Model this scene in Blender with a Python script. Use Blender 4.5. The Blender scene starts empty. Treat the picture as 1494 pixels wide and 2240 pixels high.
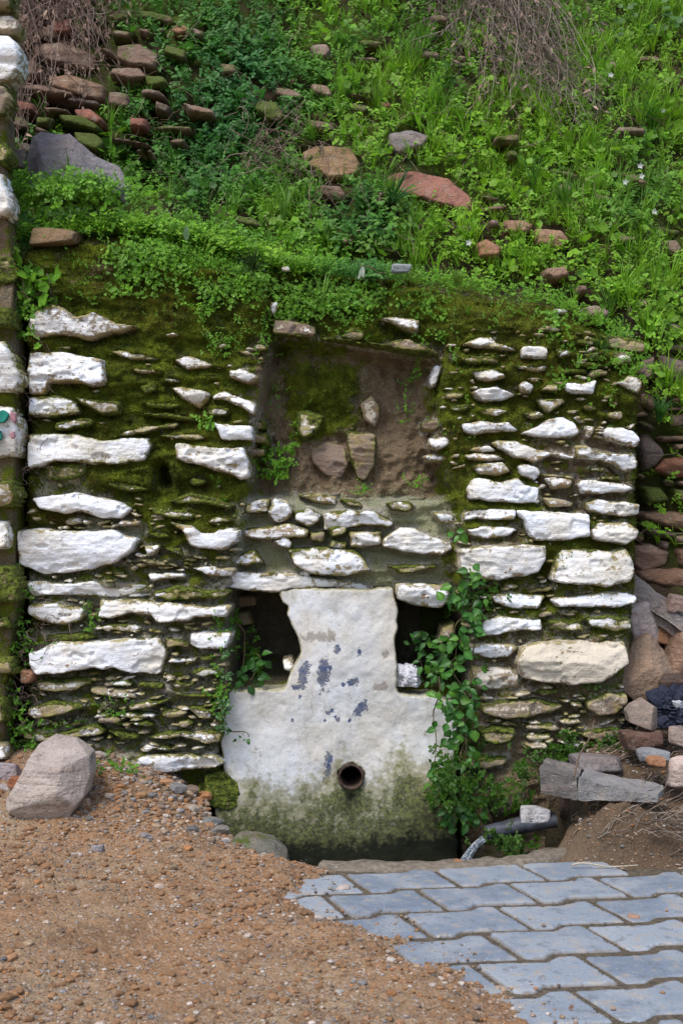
import bpy, math, random
import numpy as np
from mathutils import Vector, Matrix
R = math.radians
random.seed(7); rng = np.random.default_rng(7)
S = bpy.context.scene
COL = S.collection
# ------------------------------------------------------------------ camera, light, exposure
CAMY, CAMZ, FPX = -5.0, 1.21, 2801.0
cam = bpy.data.cameras.new('camera'); co = bpy.data.objects.new('camera', cam); COL.objects.link(co)
cam.sensor_fit = 'HORIZONTAL'; cam.sensor_width = 24.0; cam.lens = 45.0
cam.clip_start = 0.05; cam.clip_end = 400
co.location = (0, CAMY, CAMZ); co.rotation_euler = (R(90), 0, 0)
S.camera = co
cam.dof.use_dof = True; cam.dof.focus_distance = 5.0; cam.dof.aperture_fstop = 8.0
W = bpy.data.worlds.new('World'); S.world = W; W.use_nodes = True
SUN_EL, SUN_AZ = 57.0, 210.0          # azimuth clockwise from +Y: behind the camera, to its left
wn = W.node_tree.nodes; wl = W.node_tree.links
sky = wn.new('ShaderNodeTexSky'); sky.sky_type = 'NISHITA'; sky.sun_disc = False
sky.sun_elevation = R(SUN_EL); sky.sun_rotation = R(SUN_AZ); sky.dust_density = 2.0; sky.air_density = 1.0
bg = wn['Background']; bg.inputs['Strength'].default_value = 0.135
wl.new(sky.outputs[0], bg.inputs[0])
sl = bpy.data.lights.new('sun', 'SUN'); so = bpy.data.objects.new('sun', sl); COL.objects.link(so)
sl.energy = 1.5; sl.angle = R(20); sl.color = (1.0, 0.975, 0.94)
dx, dy = math.sin(R(SUN_AZ)), math.cos(R(SUN_AZ))
sv = Vector((dx*math.cos(R(SUN_EL)), dy*math.cos(R(SUN_EL)), math.sin(R(SUN_EL))))
so.rotation_euler = sv.to_track_quat('Z', 'Y').to_euler(); so.location = (-3, -8, 9)
S.view_settings.view_transform = 'Standard'; S.view_settings.look = 'None'
S.view_settings.gamma = 1; S.view_settings.use_curve_mapping = False
S.view_settings.exposure = 0.82
S.render.engine = 'CYCLES'
try:
    S.cycles.use_denoising = True; S.cycles.denoiser = 'OPENIMAGEDENOISE'; S.cycles.denoising_input_passes = 'RGB_ALBEDO_NORMAL'; S.cycles.denoising_prefilter = 'NONE'; S.cycles.max_bounces = 6; S.cycles.transparent_max_bounces = 4
except Exception: pass

# ------------------------------------------------------------------ helpers
def P(px, py, y=0.0):
    D = y - CAMY
    return np.array([(px-747)/FPX*D, y, CAMZ-(py-1120)/FPX*D])
def toworld(pts, y=0.0):
    a = np.asarray(pts, float); D = y - CAMY
    return np.stack([(a[:, 0]-747)/FPX*D, CAMZ-(a[:, 1]-1120)/FPX*D], 1)
def topx(x, y, z):
    D = y - CAMY
    return 747+x*FPX/D, 1120-(z-CAMZ)*FPX/D
def _h(i, j, k, s):
    h = (i*374761393 + j*668265263 + k*1274126177 + s*974711) & 0xffffffff
    h = ((h ^ (h >> 13))*1274126177) & 0xffffffff
    h = ((h ^ (h >> 16))*2246822519) & 0xffffffff
    return ((h ^ (h >> 15)) & 0xffffff)/float(0xffffff)
def vn(x, y, z=0.0, s=0):
    x, y, z = np.broadcast_arrays(np.asarray(x, float), np.asarray(y, float), np.asarray(z, float))
    xi, yi, zi = np.floor(x), np.floor(y), np.floor(z)
    fx, fy, fz = x-xi, y-yi, z-zi
    xi, yi, zi = xi.astype(np.int64), yi.astype(np.int64), zi.astype(np.int64)
    fx = fx*fx*(3-2*fx); fy = fy*fy*(3-2*fy); fz = fz*fz*(3-2*fz)
    r = 0
    for a in (0, 1):
        for b in (0, 1):
            for c in (0, 1):
                w = (fx if a else 1-fx)*(fy if b else 1-fy)*(fz if c else 1-fz)
                r = r + w*_h(xi+a, yi+b, zi+c, s)
    return r
def fbm(x, y, z=0.0, s=0, o=4, g=0.5):
    r = 0; a = 1; t = 0; f = 1
    for k in range(o):
        r = r + a*vn(np.asarray(x)*f+k*17.3, np.asarray(y)*f+k*5.1, np.asarray(z)*f, s+k); t += a; a *= g; f *= 2.03
    return r/t
def sstep(a, b, x):
    t = np.clip((x-a)/(b-a), 0, 1); return t*t*(3-2*t)
def mesh_np(name, V, faces, mat=None, attrs=None, cols=None, smooth=True):
    V = np.ascontiguousarray(V, np.float32)
    fs = faces if isinstance(faces, (list, tuple)) else [faces]
    fs = [np.asarray(f, np.int32) for f in fs if len(f)]
    loops = np.concatenate([f.ravel() for f in fs])
    tot = np.concatenate([np.full(len(f), f.shape[1], np.int32) for f in fs])
    start = np.concatenate([[0], np.cumsum(tot)[:-1]]).astype(np.int32)
    m = bpy.data.meshes.new(name)
    m.vertices.add(len(V)); m.vertices.foreach_set('co', V.ravel())
    m.loops.add(len(loops)); m.loops.foreach_set('vertex_index', loops)
    m.polygons.add(len(tot)); m.polygons.foreach_set('loop_start', start); m.polygons.foreach_set('loop_total', tot)
    m.update(calc_edges=True)
    m.polygons.foreach_set('use_smooth', np.full(len(tot), smooth))
    for k, v in (attrs or {}).items():
        a = m.attributes.new(k, 'FLOAT', 'POINT'); a.data.foreach_set('value', np.asarray(v, np.float32))
    for k, v in (cols or {}).items():
        a = m.attributes.new(k, 'FLOAT_COLOR', 'POINT')
        c = np.ones((len(V), 4), np.float32); c[:, :3] = v; a.data.foreach_set('color', c.ravel())
    if mat: m.materials.append(mat)
    return m
def link(name, mesh, parent=None, loc=None, label=None, cat=None, group=None, kind=None):
    o = bpy.data.objects.new(name, mesh); COL.objects.link(o)
    if parent: o.parent = parent
    if loc is not None: o.location = loc
    if label: o['label'] = label
    if cat: o['category'] = cat
    if group: o['group'] = group
    if kind: o['kind'] = kind
    return o
def centred(V):
    V = np.asarray(V, float); c = (V.max(0)+V.min(0))/2; c[2] = V[:, 2].min()
    return V-c, c
def inside(P2, poly):
    x, y = P2[:, 0], P2[:, 1]; r = np.zeros(len(x), bool); n = len(poly)
    for i in range(n):
        x1, y1 = poly[i]; x2, y2 = poly[(i+1) % n]
        if y1 == y2: continue
        c = ((y1 > y) != (y2 > y)) & (x < (x2-x1)*(y-y1)/(y2-y1)+x1)
        r ^= c
    return r
def sdist(P2, loops):
    """signed distance (positive inside) to a set of closed loops, and the nearest point"""
    n = len(P2); best = np.full(n, 1e18); near = np.zeros((n, 2)); ins = np.zeros(n, bool)
    for L in loops:
        L = np.asarray(L, float); ins ^= inside(P2, L)
        A = L; B = np.roll(L, -1, 0)
        for a, b in zip(A, B):
            d = b-a; l2 = d@d
            if l2 < 1e-14: continue
            t = np.clip(((P2-a)@d)/l2, 0, 1)
            q = a+t[:, None]*d
            dd = ((P2-q)**2).sum(1); m = dd < best
            best[m] = dd[m]; near[m] = q[m]
    return np.where(ins, 1, -1)*np.sqrt(best), near
def roughen(poly, step, amp, seed):
    poly = np.asarray(poly, float); out = []
    n = len(poly)
    for i in range(n):
        a, b = poly[i], poly[(i+1) % n]; L = np.linalg.norm(b-a); k = max(1, int(L/step))
        nr = np.array([-(b-a)[1], (b-a)[0]])/(L+1e-9)
        for j in range(k):
            p = a+(b-a)*j/k
            w = (fbm(p[0]*28, p[1]*28, 0, seed, 3)-.5)*2*amp
            out.append(p+nr*w)
    out = np.array(out)
    # round the corners a little
    out = out*.6+(np.roll(out, 1, 0)+np.roll(out, -1, 0))*.2
    return out
def patch(loops, cell, yfun, back=0.1, taper=0.0):
    """fine grid inside the loops (x,z), front surface y=yfun(x,z,d); rim carried back to give it thickness"""
    allp = np.concatenate(loops); lo = allp.min(0)-cell; hi = allp.max(0)+cell
    nx = int((hi[0]-lo[0])/cell)+2; nz = int((hi[1]-lo[1])/cell)+2
    X, Z = np.meshgrid(lo[0]+np.arange(nx)*cell, lo[1]+np.arange(nz)*cell)
    G = np.stack([X.ravel(), Z.ravel()], 1)
    d, q = sdist(G, loops)
    keep = d > -0.5*cell
    sn = keep & (d < 0.5*cell); G = G.copy(); G[sn] = q[sn]; d = np.where(sn, 0, d)
    idx = np.full(nx*nz, -1); idx[keep] = np.arange(keep.sum())
    I = idx.reshape(nz, nx)
    Q = np.stack([I[:-1, :-1], I[:-1, 1:], I[1:, 1:], I[1:, :-1]], -1).reshape(-1, 4)
    Q = Q[(Q >= 0).all(1)]
    G = G[keep]; d = d[keep]
    used = np.zeros(len(G), bool); used[Q.ravel()] = True
    re = np.cumsum(used)-1; Q = re[Q]; G = G[used]; d = d[used]
    y = yfun(G[:, 0], G[:, 1], d)
    V = np.stack([G[:, 0], y, G[:, 1]], 1)
    E = np.concatenate([Q[:, [0, 1]], Q[:, [1, 2]], Q[:, [2, 3]], Q[:, [3, 0]]])
    key = E[:, 0].astype(np.int64)*len(V)+E[:, 1]; rk = E[:, 1].astype(np.int64)*len(V)+E[:, 0]
    bd = E[~np.isin(key, rk)]
    bv = np.unique(bd); mp = np.full(len(V), -1); n0 = len(V); mp[bv] = n0+np.arange(len(bv))
    mp2 = np.full(len(V), -1); mp2[bv] = n0+len(bv)+np.arange(len(bv))
    c = G.mean(0)
    V1 = V[bv].copy(); V1[:, 1] += back*.25
    V2 = V[bv].copy(); V2[:, 1] += back; V2[:, [0, 2]] = c+(V2[:, [0, 2]]-c)*(1-taper)
    V = np.concatenate([V, V1, V2]); d = np.concatenate([d, np.zeros(2*len(bv))])
    F1 = np.stack([bd[:, 1], bd[:, 0], mp[bd[:, 0]], mp[bd[:, 1]]], 1)
    F2 = np.stack([mp[bd[:, 1]], mp[bd[:, 0]], mp2[bd[:, 0]], mp2[bd[:, 1]]], 1)
    return V, np.concatenate([Q, F1, F2]), d
def ico(sub):
    t = (1+5**.5)/2
    V = [(-1,t,0),(1,t,0),(-1,-t,0),(1,-t,0),(0,-1,t),(0,1,t),(0,-1,-t),(0,1,-t),(t,0,-1),(t,0,1),(-t,0,-1),(-t,0,1)]
    F = [(0,11,5),(0,5,1),(0,1,7),(0,7,10),(0,10,11),(1,5,9),(5,11,4),(11,10,2),(10,7,6),(7,1,8),(3,9,4),(3,4,2),(3,2,6),(3,6,8),(3,8,9),(4,9,5),(2,4,11),(6,2,10),(8,6,7),(9,8,1)]
    V = [np.array(v)/np.linalg.norm(v) for v in V]
    for _ in range(sub):
        c = {}; nf = []
        def mid(a, b):
            k = (min(a, b), max(a, b))
            if k not in c:
                m = V[a]+V[b]; V.append(m/np.linalg.norm(m)); c[k] = len(V)-1
            return c[k]
        for a, b, d in F:
            x, y, z = mid(a, b), mid(b, d), mid(d, a)
            nf += [(a, x, z), (b, y, x), (d, z, y), (x, y, z)]
        F = nf
    return np.array(V), np.array(F)
ICO = {k: ico(k) for k in range(6)}
def rock(dims, seed, sub=4, planes=11, rough=.035, boxy=.6):
    """angular stone: a ball cut by random planes, with surface relief"""
    r = np.random.default_rng(seed); N, F = ICO[sub]
    pn = r.normal(size=(planes, 3)); pn /= np.linalg.norm(pn, axis=1)[:, None]
    ax = np.array([(1,0,0),(-1,0,0),(0,1,0),(0,-1,0),(0,0,1),(0,0,-1)], float)+r.normal(size=(6, 3))*.12
    ax /= np.linalg.norm(ax, axis=1)[:, None]
    pn = np.concatenate([pn, ax]); pd = np.concatenate([r.uniform(.82, 1.08, planes), np.full(6, 1-.28*boxy)])
    dt = N@pn.T; rr = np.where(dt > .05, pd/np.maximum(dt, .05), 9)
    k = 14.0; rad = -np.log(np.exp(-k*rr).sum(1))/k
    V = N*rad[:, None]
    nz = fbm(V[:, 0]*2.2, V[:, 1]*2.2, V[:, 2]*2.2, seed, 4)-.5
    V = V*(1+nz[:, None]*rough*3)
    ext = (V.max(0)-V.min(0))/2
    return V/ext*np.asarray(dims)/2., F
def rotm(rx=0, ry=0, rz=0):
    return np.array((Matrix.Rotation(rz, 3, 'Z') @ Matrix.Rotation(ry, 3, 'Y') @ Matrix.Rotation(rx, 3, 'X')))

# ------------------------------------------------------------------ node helper
class NT:
    def __init__(s, name, rough=.9, spec=.3):
        s.m = bpy.data.materials.new(name); s.m.use_nodes = True
        s.n = s.m.node_tree.nodes; s.l = s.m.node_tree.links
        s.b = s.n['Principled BSDF']; s.b.inputs['Roughness'].default_value = rough
        s.b.inputs['Specular IOR Level'].default_value = spec
        s.geo = s.n.new('ShaderNodeNewGeometry'); s.pos = s.geo.outputs['Position']
    def put(s, sock, v):
        if hasattr(v, 'links') or isinstance(v, bpy.types.NodeSocket): s.l.new(v, sock)
        elif isinstance(v, (tuple, list)): sock.default_value = (*v, 1) if len(sock.default_value) == 4 and len(v) == 3 else v
        else: sock.default_value = v
    def noise(s, scale, detail=3, vec=None, dist=0, rough=.55, stretch=None):
        v = vec or s.pos
        if stretch:
            mp = s.n.new('ShaderNodeMapping'); mp.inputs['Scale'].default_value = stretch; s.l.new(v, mp.inputs[0]); v = mp.outputs[0]
        t = s.n.new('ShaderNodeTexNoise'); t.inputs['Scale'].default_value = scale; t.inputs['Detail'].default_value = detail
        t.inputs['Distortion'].default_value = dist; t.inputs['Roughness'].default_value = rough
        s.l.new(v, t.inputs['Vector']); return t.outputs['Fac']
    def vor(s, scale, out='Distance', feature='F1', vec=None):
        t = s.n.new('ShaderNodeTexVoronoi'); t.feature = feature; t.inputs['Scale'].default_value = scale
        s.l.new(vec or s.pos, t.inputs['Vector']); return t.outputs[out]
    def math(s, op, a, b=0.0, c=0.0, clamp=False):
        t = s.n.new('ShaderNodeMath'); t.operation = op; t.use_clamp = clamp
        s.put(t.inputs[0], a); s.put(t.inputs[1], b); s.put(t.inputs[2], c); return t.outputs[0]
    def ramp(s, v, a, b, lo=0.0, hi=1.0):
        t = s.n.new('ShaderNodeMapRange'); t.interpolation_type = 'SMOOTHSTEP'
        s.put(t.inputs[0], v); s.put(t.inputs[1], a); s.put(t.inputs[2], b); s.put(t.inputs[3], lo); s.put(t.inputs[4], hi)
        return t.outputs[0]
    def mix(s, f, a, b, mode='MIX'):
        t = s.n.new('ShaderNodeMix'); t.data_type = 'RGBA'; t.blend_type = mode
        s.put(t.inputs[0], f); s.put(t.inputs[6], a); s.put(t.inputs[7], b); return t.outputs[2]
    def attr(s, name, out='Fac'):
        t = s.n.new('ShaderNodeAttribute'); t.attribute_name = name; return t.outputs[out]
    def objcol(s):
        t = s.n.new('ShaderNodeObjectInfo'); sp = s.n.new('ShaderNodeSeparateColor'); s.l.new(t.outputs['Color'], sp.inputs[0])
        return sp.outputs[0], sp.outputs[1], sp.outputs[2], t.outputs['Random'], t.outputs['Color']
    def bump(s, h, strength=.5, dist=.01):
        t = s.n.new('ShaderNodeBump'); t.inputs['Strength'].default_value = strength; t.inputs['Distance'].default_value = dist
        s.put(t.inputs['Height'], h); s.l.new(t.outputs[0], s.b.inputs['Normal'])
    def out(s, col, rough=None):
        s.put(s.b.inputs['Base Color'], col)
        if rough is not None: s.put(s.b.inputs['Roughness'], rough)
        return s.m
def add(t, *a):
    r = a[0]
    for k in a[1:]: r = t.math('ADD', r, k)
    return r
# ------------------------------------------------------------------ materials
def m_whitewash():
    t = NT('whitewashed_schist'); w, mo, hue, rnd, _ = t.objcol()
    edge = t.attr('edge'); top = t.attr('top')
    n1 = t.noise(14, 5); n2 = t.noise(70, 4, rough=.65); st = t.noise(9, 5, stretch=(1, 1, 7), dist=.4, rough=.7); n3 = t.noise(5, 2)
    base = t.mix(st, (.17, .12, .075), (.50, .41, .29)); base = t.mix(t.ramp(n1, .5, .72), base, (.33, .19, .075))
    base = t.mix(hue, base, (.19, .125, .10), 'MIX')
    base = t.mix(t.ramp(n2, .5, .75), base, (.20, .18, .15))
    C0 = lambda q, k: t.math('MULTIPLY', t.math('SUBTRACT', q, .5), k)
    n5 = t.noise(26, 6, rough=.7, dist=.6)
    v = add(t, C0(n1, 1.5), C0(st, 1.5), C0(n2, 1.3), C0(n5, 1.7), t.math('MULTIPLY', t.math('SUBTRACT', 1, edge), .55))
    th = t.math('SUBTRACT', t.math('MULTIPLY', t.math('SUBTRACT', w, .56), 1.35), v)
    mask = t.ramp(th, -.05, .07)
    white = t.mix(t.ramp(t.math('ADD', t.math('MULTIPLY', n3, .6), t.math('MULTIPLY', n5, .4)), .40, .62), (.80, .82, .86), (.70, .655, .58))
    white = t.mix(t.math('MULTIPLY', hue, 2.6, clamp=True), white, (.60, .52, .40)); white = t.mix(t.ramp(n2, .58, .8, 0, .5), white, (.42, .36, .28))
    white = t.mix(t.ramp(st, .27, .34, .5, 0), white, (.38, .31, .23))
    col = t.mix(mask, base, white)
    mv = add(t, t.math('MULTIPLY', n1, .8), t.math('MULTIPLY', n2, .35), t.math('MULTIPLY', mo, .62), t.math('MULTIPLY', t.math('SUBTRACT', 1, edge), t.math('MULTIPLY_ADD', mo, .45, .20)), t.math('MULTIPLY', top, .12))
    white_ = None
    col = t.mix(t.math('MULTIPLY', t.ramp(mv, .80, .98, 0, .75), t.ramp(n5, .40, .60, .15, 1)), col, t.mix(n2, (.26, .24, .04), (.46, .42, .17)))
    col = t.mix(t.ramp(mv, 1.0, 1.1), col, t.mix(t.ramp(n2, .35, .65), (.03, .042, .006), (.15, .18, .02)))
    hgt = add(t, t.math('MULTIPLY', st, .35), t.math('MULTIPLY', n2, .45), t.math('MULTIPLY', mask, .12), t.math('MULTIPLY', t.math('MULTIPLY', t.ramp(mv, 1, 1.1), t.noise(55, 4)), 1.6))
    col = t.mix(t.ramp(t.noise(30, 4, stretch=(1, 1, 6), rough=.7), .64, .72, 0, .6), col, (.18, .14, .10))
    t.bump(hgt, 1., .013); return t.out(col, .9)
def m_core():
    t = NT('mossy_mortar', .95, .15); mo = t.attr('moss'); so = t.attr('soil'); pl = t.attr('pale'); wet = t.attr('wet')
    n1 = t.noise(16, 5); n2 = t.noise(85, 4, rough=.7); n3 = t.noise(4, 3); n4 = t.noise(190, 2)
    mort = t.mix(n1, (.10, .085, .06), (.34, .29, .21)); ne = t.attr('near')
    soil = t.mix(n1, (.15, .10, .058), (.46, .335, .21)); soil = t.mix(t.ramp(n2, .52, .75), soil, (.30, .235, .17)); soil = t.mix(t.ramp(n3, .55, .7, 0, .6), soil, (.09, .07, .045))
    col = t.mix(t.ramp(t.math('ADD', so, t.math('MULTIPLY', t.math('SUBTRACT', n1, .5), .8)), .4, .6), mort, soil)
    mort2 = t.mix(n1, (.40, .37, .29), (.68, .65, .57)); col = t.mix(t.ramp(t.math('ADD', pl, t.math('MULTIPLY', t.math('SUBTRACT', n1, .5), .5)), .54, .78), col, mort2)
    lic = t.ramp(t.math('ADD', t.math('MULTIPLY', n2, 1.0), t.math('MULTIPLY', pl, .32)), .62, .74)
    col = t.mix(lic, col, t.mix(n1, (.52, .50, .38), (.34, .36, .14)))
    n6 = t.noise(34, 6, rough=.75)
    col = t.mix(t.ramp(t.math('ADD', t.math('MULTIPLY', n6, 1.), t.math('MULTIPLY', ne, .26)), .66, .76), col, t.mix(n1, (.60, .56, .50), (.50, .42, .30)))
    mossc = t.mix(t.ramp(n1, .3, .7), (.055, .072, .008), (.20, .24, .018))
    mossc = t.mix(t.ramp(n3, .56, .72), mossc, (.125, .090, .020))
    mossc = t.mix(t.ramp(n2, .55, .8), mossc, (.23, .29, .026))
    mm = t.ramp(add(t, t.math('SUBTRACT', mo, t.math('MULTIPLY', ne, .10)), t.math('MULTIPLY', t.math('SUBTRACT', n1, .5), 1.2), t.math('MULTIPLY', t.math('SUBTRACT', n2, .5), .7)), .40, .58)
    col = t.mix(mm, col, mossc)
    col = t.mix(t.math('MULTIPLY', wet, .75), col, t.mix(n1, (.012, .011, .007), (.03, .032, .014)))  # damp foot of the wall, plus the painted shade of the deep niches
    t.bump(add(t, t.math('MULTIPLY', n2, .9), t.math('MULTIPLY', n1, .8), t.math('MULTIPLY', n6, .8), t.math('MULTIPLY', n4, .5)), 1., .030)
    return t.out(col)
def m_plaster():
    t = NT('old_whitewashed_plaster', .9, .25); al = t.attr('algae'); bl = t.attr('blue'); ex = t.attr('grey'); e = t.attr('edge')
    n1 = t.noise(9, 5); n2 = t.noise(75, 4, rough=.7); n3 = t.noise(3.2, 3); st = t.noise(14, 4, stretch=(1, 1, .22)); n4 = t.noise(32, 5, rough=.7)
    col = t.mix(t.ramp(n3, .35, .65), (.60, .605, .61), (.58, .53, .46))
    col = t.mix(t.ramp(n1, .48, .72, 0, .6), col, (.64, .60, .52))
    col = t.mix(t.ramp(n2, .60, .74, 0, .65), col, (.45, .38, .32))
    col = t.mix(t.ramp(n4, .64, .69, 0, .8), col, (.38, .34, .29))
    gr = t.noise(2.4, 6, rough=.75); col = t.mix(t.ramp(gr, .44, .62, 0, .7), col, (.43, .40, .34)); dr = t.noise(22, 4, stretch=(1, 1, .12), rough=.7); col = t.mix(t.math('MULTIPLY', t.ramp(dr, .54, .68, 0, .55), t.ramp(gr, .40, .55)), col, (.33, .29, .23)); col = t.mix(t.ramp(t.noise(6, 7, rough=.8), .60, .66, 0, .55), col, (.50, .38, .28))
    sp = t.noise(140, 3, rough=.8); col = t.mix(t.ramp(sp, .62, .70, 0, .75), col, (.24, .21, .18))
    ck = t.vor(7, 'Distance', 'DISTANCE_TO_EDGE', None)
    col = t.mix(t.math('MULTIPLY', t.ramp(ck, .0, .010, .6, 0), t.ramp(gr, .48, .55)), col, (.22, .19, .15))
    col = t.mix(t.ramp(t.math('ADD', t.math('MULTIPLY', t.math('SUBTRACT', 1, e), .8), t.math('MULTIPLY', n4, 1.1)), 1.0, 1.35), col, (.33, .30, .18))
    n7 = t.noise(48, 7, rough=.75, dist=.5); jit = t.math('MULTIPLY', t.math('SUBTRACT', n7, .5), 2.6)
    col = t.mix(t.ramp(t.math('ADD', ex, jit), .5, .56), col, (.33, .29, .25))
    col = t.mix(t.ramp(t.math('ADD', bl, jit), .5, .56), col, t.mix(t.ramp(n4, .4, .6), (.07, .095, .18), (.16, .165, .19)))
    a1 = add(t, t.math('MULTIPLY', al, 1.25), t.math('MULTIPLY', t.math('SUBTRACT', st, .5), 1.0), t.math('MULTIPLY', t.math('SUBTRACT', n4, .5), 1.5), t.math('MULTIPLY', t.math('SUBTRACT', n2, .5), .7))
    col = t.mix(t.ramp(a1, .22, .75, 0, .85), col, t.mix(n1, (.30, .26, .14), (.20, .20, .10)))
    col = t.mix(t.ramp(a1, .72, .98, 0, .92), col, t.mix(t.ramp(n2, .4, .65), (.035, .042, .016), (.15, .165, .05)))
    col = t.mix(t.math('MULTIPLY', t.ramp(sp, .56, .66, 0, .55), t.ramp(a1, 1.3, .9)), col, (.34, .34, .28))
    col = t.mix(t.ramp(a1, 1.25, 1.6), col, (.014, .016, .008))
    t.bump(add(t, t.math('MULTIPLY', n2, .3), t.math('MULTIPLY', n1, .5), t.math('MULTIPLY', n4, .25)), .7, .010)
    return t.out(col, .88)
def m_rock():
    t = NT('field_stone', .88, .25); _, _, _, rnd, oc = t.objcol()
    gm = t.attr('mossy')
    n1 = t.noise(7, 5); n2 = t.noise(60, 4, rough=.7); st = t.noise(5, 5, stretch=(1, 1, 5), dist=.5); n3 = t.noise(20, 4)
    c = t.mix(.9, oc, t.mix(n1, (.25, .25, .26), (1.7, 1.6, 1.5)), 'MULTIPLY')
    c = t.mix(t.ramp(st, .45, .75, 0, .5), c, t.mix(.5, oc, (.30, .16, .09)))
    n8 = t.noise(13, 6, rough=.75); c = t.mix(t.ramp(n8, .54, .68, 0, .5), c, (.10, .08, .065)); c = t.mix(t.ramp(n8, .36, .46, .5, 0), c, (.36, .31, .25))
    c = t.mix(t.ramp(n2, .58, .78, 0, .6), c, (.42, .37, .31))
    c = t.mix(t.ramp(n2, .30, .42, .6, 0), c, (.05, .04, .035))
    c = t.mix(t.ramp(t.math('ADD', gm, t.math('MULTIPLY', n3, .9)), .72, .98), c, t.mix(n2, (.03, .045, .008), (.13, .16, .03)))
    t.bump(add(t, t.math('MULTIPLY', n2, .5), t.math('MULTIPLY', st, .7), t.math('MULTIPLY', n3, .5), t.math('MULTIPLY', n8, .8)), 1., .022)
    return t.out(c)
def m_hill():
    t = NT('hill_soil', .95, .1); n1 = t.noise(9, 5); n2 = t.noise(60, 4, rough=.7); n3 = t.noise(2.2, 3)
    c = t.mix(n1, (.020, .014, .009), (.085, .058, .036))
    c = t.mix(t.ramp(n3, .42, .6), c, t.mix(n1, (.02, .032, .006), (.085, .11, .018)))
    c = t.mix(t.ramp(n2, .6, .8), c, (.18, .14, .09))
    t.bump(t.math('ADD', n2, n1), .9, .02); return t.out(c)
def m_ground():
    t = NT('sandy_dirt', .95, .15); wet = t.attr('wet'); dk = t.attr('dark')
    n1 = t.noise(5, 5); n2 = t.noise(120, 4, rough=.75); n3 = t.noise(1.6, 3); n4 = t.noise(38, 4)
    v = t.vor(95, 'Color'); vd = t.vor(95)
    c = t.mix(t.ramp(n3, .35, .65), (.31, .175, .090), (.33, .235, .145)); c = t.mix(t.ramp(n1, .45, .7), c, (.22, .13, .07))
    c = t.mix(t.ramp(n4, .5, .75, 0, .6), c, (.34, .225, .125))
    c = t.mix(t.math('MULTIPLY', t.ramp(vd, .25, .45, 1, 0), t.ramp(n4, .45, .55)), c, t.mix(t.ramp(t.noise(60, 1), .35, .65), (.20, .13, .08), (.46, .38, .31)))
    c = t.mix(t.ramp(n2, .56, .70, 0, .85), c, (.50, .43, .36)); c = t.mix(t.ramp(n2, .32, .44, .8, 0), c, (.10, .055, .03))
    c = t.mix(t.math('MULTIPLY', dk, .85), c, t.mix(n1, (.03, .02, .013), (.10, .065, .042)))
    c = t.mix(t.math('MULTIPLY', wet, .93), c, t.mix(n1, (.008, .009, .005), (.028, .03, .014)))
    t.bump(add(t, t.math('MULTIPLY', n2, .7), n4, t.math('MULTIPLY', vd, -.5)), .85, .012); return t.out(c)
def m_paver():
    t = NT('concrete_paver', .8, .3); _, _, _, rnd, oc = t.objcol(); e = t.attr('edge')
    n1 = t.noise(6, 4); n2 = t.noise(150, 3, rough=.7); n3 = t.noise(22, 5)
    c = t.mix(rnd, (.145, .18, .23), (.27, .305, .345)); c = t.mix(t.ramp(n1, .4, .7, 0, .7), c, (.32, .34, .36))
    c = t.mix(t.ramp(n3, .52, .66, 0, .6), c, (.34, .29, .23)); c = t.mix(t.ramp(n3, .44, .36, 0, .5), c, (.13, .14, .15)); c = t.mix(t.ramp(n2, .54, .70, 0, .6), c, (.13, .13, .13)); c = t.mix(t.ramp(n2, .40, .30, 0, .5), c, (.50, .50, .50))
    c = t.mix(t.ramp(t.math('ADD', e, t.math('MULTIPLY', n3, .5)), .25, .5, .7, 0), c, (.20, .17, .14))
    t.bump(add(t, t.math('MULTIPLY', n2, .5), t.math('MULTIPLY', n3, .5)), .6, .006); return t.out(c)
def m_leaf(name='leaf', trans=.45, rough=.5):
    t = NT(name, rough, .35); c = t.attr('col', 'Color'); n = t.noise(60, 2)
    c2 = t.mix(t.ramp(n, .3, .7), t.mix(.6, c, (.6, .6, .6), 'MULTIPLY'), c)
    t.out(c2)
    tr = t.n.new('ShaderNodeBsdfTranslucent'); t.l.new(t.mix(.5, c2, (.9, 1., .3), 'MULTIPLY'), tr.inputs[0])
    ms = t.n.new('ShaderNodeMixShader'); ms.inputs[0].default_value = trans
    t.l.new(t.b.outputs[0], ms.inputs[1]); t.l.new(tr.outputs[0], ms.inputs[2])
    t.l.new(ms.outputs[0], t.n['Material Output'].inputs[0]); return t.m
def m_col(name, rough=.9):
    t = NT(name, rough, .2); c = t.attr('col', 'Color'); n = t.noise(90, 3)
    t.bump(n, .5, .006); return t.out(t.mix(t.ramp(n, .35, .7), t.mix(.6, c, (.5, .5, .5), 'MULTIPLY'), c))
def m_simple(name, a, b, scale=20, rough=.8, spec=.3, bs=.5, metal=0):
    t = NT(name, rough, spec); n = t.noise(scale, 5, rough=.65); t.b.inputs['Metallic'].default_value = metal
    t.bump(n, bs, .008); return t.out(t.mix(t.ramp(n, .3, .7), a, b))
MW, MC, MP, MR, MH, MG, MPV = m_whitewash(), m_core(), m_plaster(), m_rock(), m_hill(), m_ground(), m_paver()
ML = m_leaf('leaf_green'); MLI = m_leaf('leaf_glossy', .25, .4); MDRY = m_col('dry_stems'); MGR = m_col('gravel'); MMOSS = m_leaf('moss_tips', .3, .8)
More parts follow.
